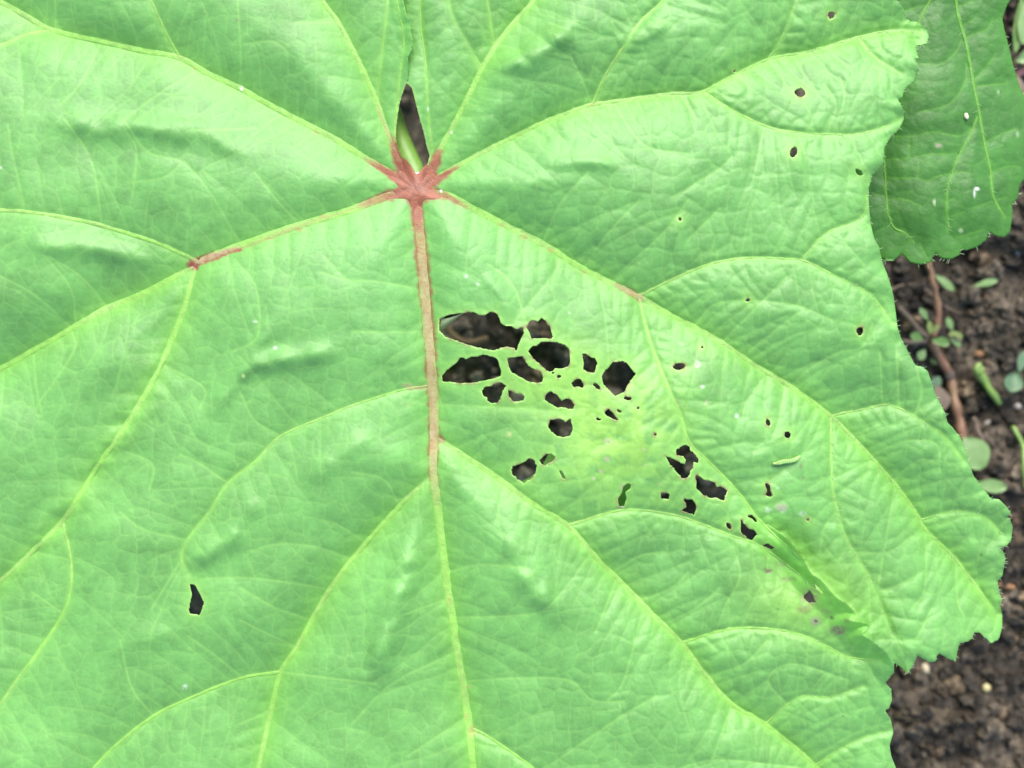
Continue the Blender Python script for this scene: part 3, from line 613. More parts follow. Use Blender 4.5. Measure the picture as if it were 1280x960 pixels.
# low red boss where all main veins meet
n, m = 84, 8; V = []; Fb = []; zc = float(G.sample(zvis, [520], [236])[0])
for i in range(m + 1):
    rr = i / m
    for k in range(n):
        q = 2 * math.pi * k / n; rad = rr * (17 + sum(am * math.exp(-((q - qa + math.pi) % (2 * math.pi) - math.pi) ** 2 / 0.075) for qa, am in ((-2.02, 26), (-1.02, 22), (-0.52, 20), (0.33, 20), (math.pi / 2, 16), (2.88, 22), (-2.62, 24))))
        x = 520 + rad * math.cos(q); y = 236 + rad * math.sin(q)
        zs = float(G.sample(zvis, [x], [y])[0]); V.append((x, y, zs + 3.6 * math.exp(-((x - 520) ** 2 + (y - 236) ** 2) / 17.0 ** 2) + 1.0 * (1 - rr * rr) + 0.3 - 0.9 * rr ** 4))
V = np.array(V)
for i in range(m):
    for k in range(n): Fb.append((i * n + k, (i + 1) * n + k, (i + 1) * n + (k + 1) % n, i * n + (k + 1) % n))
pc = np.empty((len(V), 3)); pc[:] = (0.225, 0.068, 0.030); pc = mix(pc, (0.33, 0.15, 0.10), 0.75 * np.exp(-((V[:, 0] - 521) ** 2 + (V[:, 1] - 232) ** 2) / 9.0 ** 2)); pc *= (1 + 0.35 * fbm(V[:, 0] / 5, V[:, 1] / 5, 4, 2))[:, None]
link_mesh('vein_hub', world(V[:, 0], V[:, 1], V[:, 2]), np.array(Fb), M_RIB, leaf, pc)

# leaf stalk: leaves the hub underneath, runs back and down to the ground
hz = ZL + (zc - 2) * S
def wpt(px, py, z): return unproj(px, py, z)
pp = [wpt(521, 228, hz - 8 * S), wpt(519, 216, hz - 12 * S), wpt(509, 195, hz - 20 * S), wpt(498, 172, hz - 30 * S), wpt(490, 145, hz - 50 * S), wpt(465, 90, hz - 95 * S)]
b = pp[-1]; pp += [(b[0] - 0.012, b[1] + 0.016, 0.10), (b[0] - 0.022, b[1] + 0.028, 0.05), (b[0] - 0.026, b[1] + 0.033, -0.01)]
sp = [Vector(p) for p in pp]; fine = []
for i in range(len(sp) - 1):
    for k in range(4): fine.append(sp[i].lerp(sp[i + 1], k / 4))
fine.append(sp[-1])
for _ in range(3): fine = [fine[0]] + [(fine[i - 1] + fine[i] * 2 + fine[i + 1]) / 4 for i in range(1, len(fine) - 1)] + [fine[-1]]
Vt, Ft = tube(fine, [14 * S + 1 * S * min(1, i / 20) for i in range(len(fine))], 14)
link_mesh('petiole', Vt, Ft, M_PET, leaf)
M_SCAR = plain_material('stalk_scar', (0.40, 0.46, 0.36), (0.62, 0.66, 0.58), 900, 0.6)
# hairs along the margin and on the outer veins
HV = []; HF = []
def hair(x, y, z, ang, ln, r=0.42, rise=0.25):
    a = np.array([math.cos(ang), math.sin(ang)]); nrm = np.array([-a[1], a[0]]); k = len(HV); mid = 0.55 * ln; bend = random.uniform(-.18, .18) * ln
    for (u, wd, zz) in ((0, r, 0), (mid, r * 0.7, rise * mid), (ln, 0.08, rise * ln * 1.1)):
        o = bend * (u / ln) ** 2
        for s, dz in ((-1, 0), (1, 0), (0, 0.8)):
            q = np.array([x, y]) + a * u + nrm * (o + s * wd); HV.append((q[0], q[1], z + zz + dz * wd))
    for i in range(2):
        for s in range(3): HF.append((k + i * 3 + s, k + i * 3 + (s + 1) % 3, k + i * 3 + 3 + (s + 1) % 3, k + i * 3 + 3 + s))
edge = spline(OUT_R, 2.0)
tn = np.gradient(edge, axis=0)
for i in range(0, len(edge)):
    if random.random() < 0.2:
        x, y = edge[i]; ang = math.atan2(tn[i][1], tn[i][0]) - math.pi / 2 + random.uniform(-.7, .7)
        hair(x - math.cos(ang), y - math.sin(ang), float(G.sample(zvis, [x - 2 * math.cos(ang)], [y - 2 * math.sin(ang)])[0]), ang, random.uniform(2, 6), 0.3)
for l, a, b, p in VEINS:
    P = spline(p, 4)
    for i, (x, y) in enumerate(P):
        if x > 1000 and x < 1255 and i > 0 and random.random() < 0.16:
            t = P[i] - P[i - 1]; ang = math.atan2(t[1], t[0]) + random.choice((-1, 1)) * random.uniform(.5, 1.5)
            hair(x, y, float(G.sample(zvis, [x], [y])[0]) + 0.8, ang, random.uniform(3.5, 7.5), 0.36, 0.5)
HV = np.array(HV); ho = link_mesh('hair', world(HV[:, 0], HV[:, 1], HV[:, 2]), HF, M_HAIR, leaf); ho['kind'] = 'stuff'

# ================================================================== SMALLER LEAVES
def small_leaf(name, label, outline, veins, zfun, base, mat, ribcol, loc, step=2.0, tert=(), extra=None, seed=0, relief=1.0):
    P = np.array(outline, float); g = Grid(np.arange(P[:, 0].min() - 4, P[:, 0].max() + 5, step), np.arange(P[:, 1].min() - 4, P[:, 1].max() + 5, step))
    x, y = g.X, g.Y
    D = np.full(g.shape, 90.0)
    for a, b, p in veins: g.dist(D, spline(p, 5), 80)
    D = np.minimum(D, 80); Dt = np.full(g.shape, 30.0)
    for p in tert: g.dist(Dt, spline(p, 5), 26)
    Dt = np.minimum(Dt, 26)
    xx = x + 5 * fbm(x / 30, y / 30, seed, 2); yy = y + 5 * fbm(x / 30 + 7, y / 30, seed + 1, 2)
    q1, q2, cc = voronoi(xx / 20, yy / 20, seed + 3); e = (q2 - q1) * 20
    q1, q2, c2 = voronoi(xx / 8, yy / 8, seed + 4); ee = (q2 - q1) * 8
    z = zfun(x, y) + relief * (9 * f(D, 40) + 2.0 * f(Dt, 9) + 0.8 * (1 - np.exp(-e / 4)) + 3 * fbm(x / 60, y / 60, seed + 6, 2)); z = blur(z, 1)
    dm = np.full(g.shape, 40.0); g.dist(dm, np.vstack([P, P[:1]]), 30); dm = np.minimum(dm, 30); z = z - relief * 4 * np.exp(-dm / 8)
    NX, NY = x.copy(), y.copy(); DD = np.full(g.shape, 9.0); g.dist(DD, np.vstack([P, P[:1]]), 4, NX, NY); m = DD < 0.62 * step
    SX = np.where(m, NX, x); SY = np.where(m, NY, y)
    c0 = np.empty(x.shape + (3,)); c0[:] = base
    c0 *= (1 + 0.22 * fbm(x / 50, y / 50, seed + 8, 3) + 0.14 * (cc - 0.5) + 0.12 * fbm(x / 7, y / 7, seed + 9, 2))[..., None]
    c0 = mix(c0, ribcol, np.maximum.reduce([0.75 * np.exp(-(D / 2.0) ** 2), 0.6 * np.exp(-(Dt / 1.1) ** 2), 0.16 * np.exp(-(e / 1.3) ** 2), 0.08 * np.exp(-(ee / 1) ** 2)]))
    c0 = mix(c0, np.array(base) * (1.5, 1.35, 1.0), 0.5 * np.exp(-dm / 14))
    if extra is not None: c0 = extra(x, y, c0)
    ii = np.arange(x.size).reshape(g.shape); F = quads(g.inside(P), ii)
    V, Pg, F = compact(world(SX, SY, z).reshape(-1, 3), c0.reshape(-1, 3), F, 1.3 * S)
    root = thing(name, label, 'leaf', loc)
    link_mesh('blade', V, F, mat, root, Pg)
    def rp(px, py, c, wd):
        k = np.empty(px.shape + (3,)); k[:] = ribcol; return mix(k, base, 0.6 * c ** 2)
    for a, b, p in veins: rib(p, a, b, g, z, M_RIB, 'vein', root, rp, hgt=0.55)
    return root, g, z

L2Z = -95.0
L2_OUT = [(1263,0),(1258,9),(1253,23),(1255,34),(1257,42),(1263,66),(1267,83),(1274,106),(1280,119),(1292,135),(1300,160),(1302,190),(1293,212),(1284,222),(1279,226),(1274,234),(1272,247),(1265,256),(1266,266),(1265,275),(1262,291),(1255,297),(1246,295),(1238,291),(1236,289),(1233,300),
 (1221,309),(1208,313),(1203,311),(1199,319),(1189,324),(1177,323),(1169,317),(1163,328),(1150,331),(1138,328),(1127,317),(1117,326),(1107,326),(1096,316),(1090,322),(1078,318),(1066,300),(1058,305),(1045,290),(1040,240),(1050,180),(1062,100),(1072,20),(1076,-60),(1090,-130),(1130,-190),(1190,-215),(1240,-190),(1266,-130),(1272,-60)]
L2_V = [(3.4, 2.0, [(1190,-200),(1188,-90),(1195,0),(1200,28),(1207,52),(1213,83),(1217,106),(1224,141),(1226,155),(1231,181),(1238,214),(1242,247),(1256,272)]),
 (2.2, 1.6, [(1188,-80),(1168,-20),(1163,0),(1150,25),(1130,80),(1112,140),(1105,187),(1106,212),(1109,260),(1117,284),(1131,291),(1142,302)]),
 (1.4, 0.9, [(1222,146),(1212,170),(1199,194),(1191,214),(1184,242),(1185,290)])]
L2_T = [[(1191,216),(1167,222),(1160,226),(1142,223),(1106,222)],[(1238,215),(1261,208),(1275,209)],[(1219,108),(1240,106),(1258,104),(1258,98)],[(1207,47),(1225,40),(1236,34),(1241,22)],[(1163,6),(1150,8),(1132,14)],[(1198,8),(1216,2)],
 [(1208,80),(1207,100),(1195,122),(1180,133),(1150,140)],[(1202,50),(1195,65),(1176,80),(1150,80)],[(1218,100),(1235,82),(1245,66)],[(1204,32),(1220,22)],[(1232,178),(1256,166),(1270,160)],[(1106,170),(1142,170),(1167,165),(1200,170),(1216,158)],[(1106,199),(1136,198),(1160,193),(1196,192)],
 [(1109,250),(1130,249),(1152,258)],[(1184,250),(1195,249)],[(1185,271),(1205,265)],[(1190,215),(1212,216)],[(1136,198),(1136,168)],[(1147,223),(1148,200)],[(1110,246),(1090,242)],[(1112,282),(1095,290)],[(1216,260),(1240,252)],[(1196,297),(1230,287)],[(1160,326),(1150,305)],[(1243,250),(1258,247)]]
def l2extra(x, y, c):
    for sx, sy, a, b, col, k in [(1221,236,3,2,WH,.9),(1218,242,1.5,5,WH,.6),(1168,253,1.5,4,(0.4,0.5,0.3),.8),(1173,182,5,3,(0.3,0.28,0.2),.7),(1199,192,1.6,1.6,DK,.9),(1272,168,2,4,(0.3,0.4,0.2),.6),(1248,115,1.6,3,(0.25,0.4,0.2),.6),(1201,288,3,3,(0.4,0.5,0.3),.5),]:
        c = mix(c, col, k * np.exp(-(((x - sx) / a) ** 2 + ((y - sy) / b) ** 2) ** 2))
    return c
def l2z(x, y): return L2Z - 0.0016 * (x - 1190) ** 2 - 10 * sst(250, 330, y) 
lx, ly, lz = unproj(1190, -200, ZL + L2Z * S)
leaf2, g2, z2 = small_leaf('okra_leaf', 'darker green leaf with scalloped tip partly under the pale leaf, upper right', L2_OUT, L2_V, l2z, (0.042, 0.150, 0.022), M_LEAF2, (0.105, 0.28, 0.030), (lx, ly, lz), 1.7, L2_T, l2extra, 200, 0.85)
Vt, Ft = tube([(lx, ly - 0.002, lz), (lx + 0.003, ly + 0.02, lz - 0.02), (lx + 0.004, ly + 0.04, 0.06), (lx + 0.004, ly + 0.045, -0.01)], [2.2e-3, 2.4e-3, 2.6e-3, 2.8e-3], 10); link_mesh('petiole', Vt, Ft, M_PET, leaf2)
# hairs of the second leaf
HV = []; HF = []
e2d = spline(L2_OUT[:46], 2.0); tn = np.gradient(e2d, axis=0)
for i in range(len(e2d)):
    if random.random() < 0.12:
        x, y = e2d[i]; ang = math.atan2(tn[i][1], tn[i][0]) - math.pi / 2 + random.uniform(-.7, .7); hair(x, y, float(g2.sample(z2, [x], [y])[0]), ang, random.uniform(3, 7), 0.38)
for p in (L2_V[0][2], L2_V[1][2], L2_V[2][2]):
    P = spline(p, 4)
    for i in range(1, len(P)):
        if random.random() < 0.22 and P[i][1] > -10:
            t = P[i] - P[i - 1]; hair(*P[i], float(g2.sample(z2, [P[i][0]], [P[i][1]])[0]) + 0.8, math.atan2(t[1], t[0]) + random.choice((-1, 1)) * random.uniform(.5, 1.4), random.uniform(4, 8), 0.24, 0.3)
HV = np.array(HV); ho = link_mesh('hair', world(HV[:, 0], HV[:, 1], HV[:, 2]), HF, M_HAIR, leaf2); ho['kind'] = 'stuff'

L3_OUT = [(692,556),(684,570),(679,581),(671,590),(663,596),(652,602),(640,616),(628,640),(640,672),(690,700),(760,706),(800,690),(822,660),(818,634),(800,606),(770,592),(730,575),(708,562)]
lx, ly, lz = unproj(820, 650, ZL - 150 * S)
leaf3, g3, z3 = small_leaf('okra_leaf', 'small dark leaf glimpsed through the chewed holes, shaded beneath the pale leaf', L3_OUT, [(2.2, 1.0, [(815,650),(760,640),(700,622),(660,606)]), (1.2, .7, [(760,640),(720,600),(690,575)])],
    lambda x, y: -110 + 0.0 * x, (0.15, 0.34, 0.10), M_LEAF2, (0.22, 0.42, 0.12), (lx, ly, lz), 2.5, (), None, 300)
Vt, Ft = tube([wpt(815, 650, ZL - 104 * S), (lx + 0.01, ly - 0.005, ZL - 0.04), (lx + 0.02, ly - 0.012, 0.06), (lx + 0.022, ly - 0.016, -0.01)], [1.4e-3, 1.5e-3, 1.8e-3, 2e-3], 8); link_mesh('petiole', Vt, Ft, M_PET, leaf3)

# ================================================================== CATERPILLAR and bits lying on the leaves
M_CAT = plain_material('caterpillar_skin', (0.19, 0.42, 0.075), (0.28, 0.50, 0.12), scale=900, rough=0.4, spec=0.6, bump=0.2, trans=0.2)
M_CATS = plain_material('caterpillar_stripe', (0.36, 0.56, 0.20), (0.44, 0.62, 0.26), scale=900, rough=0.5, bump=0.1)
M_CATH = plain_material('caterpillar_head', (0.20, 0.26, 0.06), (0.30, 0.36, 0.10), scale=900, rough=0.35, bump=0.1)
P = spline([(968,579.5),(974,578.5),(980,577),(986,576.5),(992,575.5),(996,573.5),(1000,570)], 0.7); n = len(P)
zz = G.sample(zvis, P[:, 0], P[:, 1]); zz = np.convolve(np.pad(zz, 6, 'edge'), np.ones(13) / 13, 'valid')
rad = np.array([3.0 * min(1, (0.45 + 3.0 * min(i / n, 1 - i / n))) * (1 + 0.08 * math.sin(i / n * 2 * math.pi * 12)) for i in range(n)])
W = [tuple(world(P[i, 0], P[i, 1], zz[i] + rad[i] * 0.9 + 0.6)) for i in range(n)]
catroot = thing('caterpillar', 'tiny pale green caterpillar lying on the pale leaf right of the holes', 'caterpillar', W[n // 2])
Vt, Ft = tube(W, list(rad * S), 12); link_mesh('body', Vt, Ft, M_CAT, catroot)
for s in (-1, 1):
    t = np.gradient(P, axis=0); t /= np.hypot(t[:, 0], t[:, 1])[:, None]
    Q = [tuple(world(P[i, 0] - t[i, 1] * s * rad[i] * .5, P[i, 1] + t[i, 0] * s * rad[i] * .5, zz[i] + rad[i] * (0.9 + .83) + 0.6)) for i in range(2, n - 2)]
    Vt, Ft = tube(Q, [0.42 * S] * len(Q), 6); link_mesh('stripe', Vt, Ft, M_CATS, catroot)

def ico(sub):
    bm = bmesh.new(); bmesh.ops.create_icosphere(bm, subdivisions=sub, radius=1.0)
    V = np.array([v.co[:] for v in bm.verts]); F = np.array([[v.index for v in f_.verts] for f_ in bm.faces]); bm.free(); return V, F
I1 = ico(1); I2 = ico(2); I3 = ico(3); I4 = ico(4)
def lump(center, rx, ry, rz, rot=0.0, seed=0, rough=0.22, src=I3, freq=1.6):
    V, F = src; d = np.zeros(len(V))
    for k, fr in enumerate((freq, freq * 2.2, freq * 4.5)):
        d += (fbm(V[:, 0] * fr + seed * 3.1 + V[:, 2] * fr * .7, V[:, 1] * fr - seed + V[:, 2] * fr * 1.3, seed, 1)) * rough / (k + 1)
    Q = V * (1 + d)[:, None] * (rx, ry, rz); c, s = math.cos(rot), math.sin(rot)
    Q = np.stack([Q[:, 0] * c - Q[:, 1] * s, Q[:, 0] * s + Q[:, 1] * c, Q[:, 2]], 1)
    return Q + np.array(center), F
V, F_ = lump(wpt(521.5, 219, hz + 2.5 * S), 7 * S, 3.4 * S, 2.5 * S, 0, 3, 0.3, I2); link_mesh('stalk_scar', V, F_, M_SCAR, leaf)
hp = world(np.array(967.5), np.array(579.7), np.array(float(zz[0]) + 2.8)); V, F_ = lump(hp, 2.2 * S, 2.0 * S, 2.0 * S, 0, 3, 0.05, I2); link_mesh('head', V, F_, M_CATH, catroot)
M_HUSK = plain_material('seed_husk', (0.50, 0.44, 0.26), (0.68, 0.62, 0.42), scale=600, rough=0.6, bump=0.3)
hz_ = float(g2.sample(z2, [1208], [145])[0]); c = world(np.array(1208.), np.array(145.), np.array(hz_ + 2.5))
V, F_ = lump(c, 3.0 * S, 4.6 * S, 2.2 * S, 0.25, 8, 0.15, I2)
h = link_mesh('seed_husk', V - c, F_, M_HUSK); h.location = tuple(c); tag(h, 'tiny cream seed husk lying on the darker leaf beside its midrib', 'seed husk')

# ================================================================== SOIL
M_SOIL = None
def soil_material(name, dark, mid, light, sc1=45, sc2=380):
    m, t, out = mat_base(name); L = t.links.new
    tc = N(t, 'ShaderNodeTexCoord')
    n1 = N(t, 'ShaderNodeTexNoise', Scale=sc1, Detail=6.0, Roughness=0.62); L(tc.outputs['Object'], n1.inputs['Vector'])
    n2 = N(t, 'ShaderNodeTexNoise', Scale=sc2, Detail=5.0, Roughness=0.7); L(tc.outputs['Object'], n2.inputs['Vector'])
    mx = N(t, 'ShaderNodeMath', operation='ADD'); L(n1.outputs['Fac'], mx.inputs[0]); L(n2.outputs['Fac'], mx.inputs[1])
    hf = N(t, 'ShaderNodeMath', operation='MULTIPLY'); hf.inputs[1].default_value = 0.5; L(mx.outputs[0], hf.inputs[0])
    r = N(t, 'ShaderNodeValToRGB'); e = r.color_ramp.elements; e[0].position = 0.40; e[0].color = (*dark, 1); e[1].position = 0.62; e[1].color = (*light, 1); k = e.new(0.5); k.color = (*mid, 1)
    L(hf.outputs[0], r.inputs['Fac'])
    at = N(t, 'ShaderNodeAttribute', attribute_name='pigment'); mu = N(t, 'ShaderNodeVectorMath', operation='MULTIPLY'); L(r.outputs[0], mu.inputs[0]); L(at.outputs['Color'], mu.inputs[1])
    bp = N(t, 'ShaderNodeBump', Strength=0.8, Distance=0.0012); L(n2.outputs['Fac'], bp.inputs['Height'])
    p = N(t, 'ShaderNodeBsdfPrincipled', Roughness=0.8); p.inputs['Specular IOR Level'].default_value = 0.35
    L(mu.outputs[0], p.inputs['Base Color']); L(bp.outputs[0], p.inputs['Normal']); L(p.outputs[0], out.inputs['Surface'])
    return m
M_SOIL = soil_material('soil', (0.013, 0.0103, 0.0066), (0.038, 0.030, 0.0200), (0.118, 0.094, 0.065))
half = np.concatenate([np.arange(0, 0.32, 0.0022), 0.32 + 0.0022 * np.cumsum(1.22 ** np.arange(1, 46))]); half = half[half < 60]
ax = np.concatenate([-half[:0:-1], half]); SXg, SYg = np.meshgrid(ax, ax)
def soilz(x, y):
    att = 1.0
    a = fbm(x / 0.11, y / 0.11, 400, 3) * 0.010; b_ = fbm(x / 0.022, y / 0.022, 410, 4) * 0.007
    q1, q2, c_ = voronoi((x + 0.006 * fbm(x / .02, y / .02, 3, 2)) / 0.013, (y + 0.006 * fbm(x / .02 + 4, y / .02, 5, 2)) / 0.013, 420)
    q1b, q2b, cb = voronoi(x / 0.0052 + fbm(x / .006, y / .006, 8, 2), y / 0.0052, 430)
    return a + b_ + 0.0026 * (0.5 - q1) * (0.2 + c_) + 0.0020 * (0.5 - q1b) * (0.3 + cb) + 0.0022 * fbm(x / 0.006, y / 0.006, 433, 3) - 0.004
SZ = soilz(SXg, SYg); V = np.stack([SXg, SYg, SZ], -1).reshape(-1, 3); ii = np.arange(SXg.size).reshape(SXg.shape)
Fs = np.stack([ii[:-1, :-1], ii[:-1, 1:], ii[1:, 1:], ii[1:, :-1]], -1).reshape(-1, 4)
pg = np.clip(1 + 0.5 * fbm(V[:, 0] / 0.05, V[:, 1] / 0.05, 440, 3), 0.4, 1.7)[:, None] * np.array([1.0, 1.0, 1.0])
so_ = link_mesh('soil', V, Fs, M_SOIL, None, pg); so_['kind'] = 'structure'
# crumbs
NC = 7400; bx = np.empty(NC); by = np.empty(NC)
bx[:3300] = R.uniform(0.130, 0.215, 3300); by[:3300] = R.uniform(-0.175, 0.175, 3300)
bx[3300:] = R.uniform(-0.24, 0.30, NC - 3300); by[3300:] = R.uniform(-0.22, 0.22, NC - 3300)
rad = 0.0008 + 0.0030 * R.random(NC) ** 3.6
CV = []; CFc = []; CP = []; off = 0; nh = 110; bx[-nh:] = (R.uniform(535, 900, nh) - 640) * GS; by[-nh:] = (480 - R.uniform(370, 650, nh)) * GS; rad[-nh:] = R.uniform(0.0016, 0.0042, nh); bz = soilz(bx, by)
for i in range(NC):
    V, F_ = I2 if rad[i] > 0.0022 else I1
    n3 = 1 + 0.85 * (R.random(len(V)) - 0.5) * (0.6 if len(V) > 50 else 1.0)
    A = R.normal(size=(3, 3)); Q, _ = np.linalg.qr(A); sc3 = R.uniform(0.6, 1.25, 3)
    CV.append((V * n3[:, None] * sc3) @ Q * rad[i] + (bx[i], by[i], bz[i] + rad[i] * 0.45)); CFc.append(F_ + off); off += len(V)
    t = R.random(); tone = R.uniform(0.4, 1.7) if i < NC - nh else R.uniform(1.6, 3.2); col = (1, 1, 1) if t < 0.86 else ((1.7, 1.5, 1.3) if t < 0.95 else (2.4, 2.2, 1.9)); CP.append(np.tile(np.array(col) * tone, (len(V), 1)))  # last crumbs, below the holes, get lighter colour to imitate lit soil
cr = link_mesh('soil_crumbs', np.vstack(CV), np.vstack(CFc), M_SOIL, None, np.vstack(CP), smooth=False); cr['kind'] = 'stuff'

# ================================================================== THINGS ON THE SOIL
def gp(px, py, h=0.0):
    x, y, _ = unproj(px, py, 0.0); z = float(soilz(np.array([x]), np.array([y]))[0]); x, y, _ = unproj(px, py, z + h); return np.array([x, y, z + h])
M_STONE = {'cream': plain_material('cream_stone', (0.30, 0.25, 0.15), (0.50, 0.43, 0.30), 500, 0.6), 'yellow': plain_material('yellow_stone', (0.36, 0.30, 0.13), (0.55, 0.48, 0.26), 500, 0.6),
 'orange': plain_material('orange_stone', (0.24, 0.14, 0.07), (0.34, 0.22, 0.12), 500, 0.6), 'grey': plain_material('grey_stone', (0.25, 0.23, 0.20), (0.42, 0.39, 0.34), 500, 0.7)}
def pebble(px, py, a, b, rot, kind, label, cat='pebble', name='pebble', flat=0.7, rough=0.2):
    c = gp(px, py, 0.4 * b * GS); V, F_ = lump((0, 0, 0), a * GS, b * GS, min(a, b) * flat * GS, math.radians(rot), int(px + py), rough, I2)
    o = link_mesh(name, V, F_, M_STONE[kind] if isinstance(kind, str) else kind); o.location = tuple(c); return tag(o, label, cat, 'pale bits scattered on the soil')
pebble(1157,836,5,6.5,25,'cream','cream pebble just below the pointed teeth of the pale leaf')
pebble(1233,860,6,5.5,0,'yellow','yellowish round pebble alone on the soil in the lower right')
pebble(1268,799,5.5,5,0,'orange','pale orange pebble on the soil right of the leaf edge near the photo margin')
pebble(1170,896,4.5,4,30,'orange','small tan pebble at the end of the brown clod')
pebble(1193,907,4,4,0,'orange','small rusty orange pebble lower right of the brown clod')
pebble(1235,529,5,3.5,20,'grey','whitish grit grain between the green twig and the round weed leaf')
pebble(1271,317,4,5,0,'grey','grey grit grain on the soil under the tip of the darker leaf')
pebble(1237,373,5.5,4,10,'grey','grey pebble below the slim pale fallen leaflet')
pebble(1272,508,5,4,0,'grey','pale grit grain at the photo edge below the bluish leaf')
pebble(1149,868,2.5,2,0,'grey','speck of bright grit beside the lower scalloped margin')
M_CLOD = plain_material('clod', (0.035, 0.028, 0.018), (0.105, 0.082, 0.055), 260, 0.85, 0.2, 1.0)
M_FLAKE = plain_material('bark_flake', (0.18, 0.085, 0.035), (0.30, 0.17, 0.08), 260, 0.6, 0.3, 0.4)
c = gp(1142, 888, 0.0015); V, F_ = lump((0, 0, 0), 33 * GS, 15 * GS, 5 * GS, math.radians(-28), 77, 0.75, I4, 2.6); o = link_mesh('soil_clod', V, F_, M_CLOD); o.location = tuple(c); tag(o, 'flat brown clod of soil beside the lower margin of the pale leaf', 'clod')
c = gp(1218, 850, 0.000); V, F_ = lump((0, 0, 0), 14 * GS, 11 * GS, 7 * GS, 0.4, 79, 0.7, I4, 2.6); o = link_mesh('soil_clod', V, F_, M_CLOD); o.location = tuple(c); tag(o, 'rounded lump of soil left of the yellowish pebble', 'clod')
def flake(px, py, a, b, rot, label):
    c = gp(px, py, 0.0022); V, F_ = lump((0, 0, 0), a * GS, b * GS, 1.8 * GS, math.radians(rot), int(px), 0.25, I2); o = link_mesh('bark_flake', V, F_, M_FLAKE); o.location = tuple(c); tag(o, label, 'bark flake', 'orange flakes on the soil')
flake(1258, 732, 12, 3.6, -12, 'long orange bark flake poking out at the right edge of the pale leaf')
flake(1225, 442, 7.5, 3.6, 4, 'short orange bark flake above the green twig')

def paddle(c, ln, wd, ang, tilt=0.15, cup=0.12, thick=0.10, roll=0.0, narrow=0.35, nu=10, nv=6):
    """a small fleshy leaf: closed lens, base at c, growing along ang (world radians)"""
    V = []; F = []
    for side in (1, -1):
        for i in range(nu + 1):
            u = i / nu; hw = wd * 0.5 * (math.sin(math.pi * min(1, (u * 0.94 + 0.03)) ** (1 + narrow))) ** 0.75
            for j in range(nv + 1):
                v = -1 + 2 * j / nv
                z = ln * tilt * (u - 0.5 * u * u) + cup * wd * (v * v - 0.3) * 1.0 + side * thick * wd * max(0, (1 - v * v)) * math.sin(math.pi * u) ** 0.6 + roll * v * hw
                V.append((u * ln, v * hw, z))
    m = (nu + 1) * (nv + 1)
    for s in (0, 1):
        for i in range(nu):
            for j in range(nv):
                a = s * m + i * (nv + 1) + j; q = (a, a + nv + 1, a + nv + 2, a + 1); F.append(q if s == 0 else q[::-1])
    V = np.array(V); ca, sa = math.cos(ang), math.sin(ang)
    return np.stack([V[:, 0] * ca - V[:, 1] * sa + c[0], V[:, 0] * sa + V[:, 1] * ca + c[1], V[:, 2] + c[2]], 1), F
M_WL = plain_material('weed_leaf', (0.07, 0.17, 0.025), (0.12, 0.23, 0.04), 260, 0.42, 0.6, 0.15, trans=0.15)
M_WP = plain_material('weed_leaf_pale', (0.125, 0.235, 0.062), (0.185, 0.30, 0.10), 220, 0.45, 0.6, 0.15, trans=0.15)
M_WY = plain_material('weed_bud', (0.14, 0.21, 0.045), (0.21, 0.28, 0.07), 260, 0.45, 0.5, 0.15, trans=0.2)
M_WB = plain_material('weed_leaf_blue', (0.085, 0.165, 0.075), (0.14, 0.23, 0.115), 240, 0.45, 0.6, 0.15, trans=0.15)
M_WBR = plain_material('weed_leaf_dry', (0.12, 0.088, 0.062), (0.20, 0.15, 0.11), 240, 0.7, 0.3, 0.3)
M_STEM = plain_material('weed_stem_red', (0.16, 0.062, 0.036), (0.22, 0.135, 0.07), 120, 0.45, 0.5, 0.2)
M_STEMB = plain_material('weed_stem_brown', (0.085, 0.062, 0.042), (0.155, 0.115, 0.08), 200, 0.6, 0.4, 0.3)
M_TWIG = plain_material('green_twig', (0.12, 0.22, 0.035), (0.19, 0.29, 0.07), 160, 0.45, 0.5, 0.2)
M_NODE = plain_material('weed_node', (0.06, 0.045, 0.035), (0.12, 0.09, 0.07), 300, 0.7)
def gtube(name, pts, r, mat, parent=None, h=0.004, n=9):
    P2 = spline(pts, 4.0); W = [tuple(gp(x, y, h if not callable(h) else h(i / (len(P2) - 1)))) for i, (x, y) in enumerate(P2)]
    W = np.array(W); zs = W[:, 2].copy()
    for _ in range(8): zs[1:-1] = 0.25 * zs[:-2] + 0.5 * zs[1:-1] + 0.25 * zs[2:]
    W[:, 2] = zs
    rr = np.linspace(r[0], r[1], len(W)) * GS * (1 + 0.12 * np.sin(np.arange(len(W)) * 0.9)); V, F_ = tube([tuple(q) for q in W], list(rr), n)
    return link_mesh(name, V, F_, mat, parent)
def gleaf(name, px, py, ln, wd, deg, mat, parent=None, h=0.005, **kw):
    """leaf centred at px,py, pointing deg clockwise from right as seen from above"""
    a = math.radians(-deg); c = gp(px, py, h); c = c - np.array([math.cos(a), math.sin(a), 0]) * ln * GS * 0.5
    V, F_ = paddle(c, ln * GS, wd * GS, a, **kw); return link_mesh(name, V, F_, mat, parent)
weed = thing('purslane', 'creeping weed with a reddish stem and small oval leaves beside the pale leaf', 'weed', tuple(gp(1165, 424)))
gtube('stem', [(1158,322),(1164,342),(1169,365),(1173,388),(1172,404),(1166,422)], (3.6, 4.0), M_STEM, weed, lambda t: 0.016 - 0.008 * t)
gtube('stem', [(1163,426),(1174,446),(1186,468),(1192,495),(1198,522),(1204,552)], (5.2, 6.2), M_STEM, weed, 0.006)
gtube('stem', [(1124,384),(1138,400),(1152,416),(1162,424)], (3.0, 3.6), M_STEMB, weed, 0.006)
gtube('stem', [(1124,427),(1142,428),(1160,426)], (3.0, 3.2), M_STEMB, weed, 0.006)
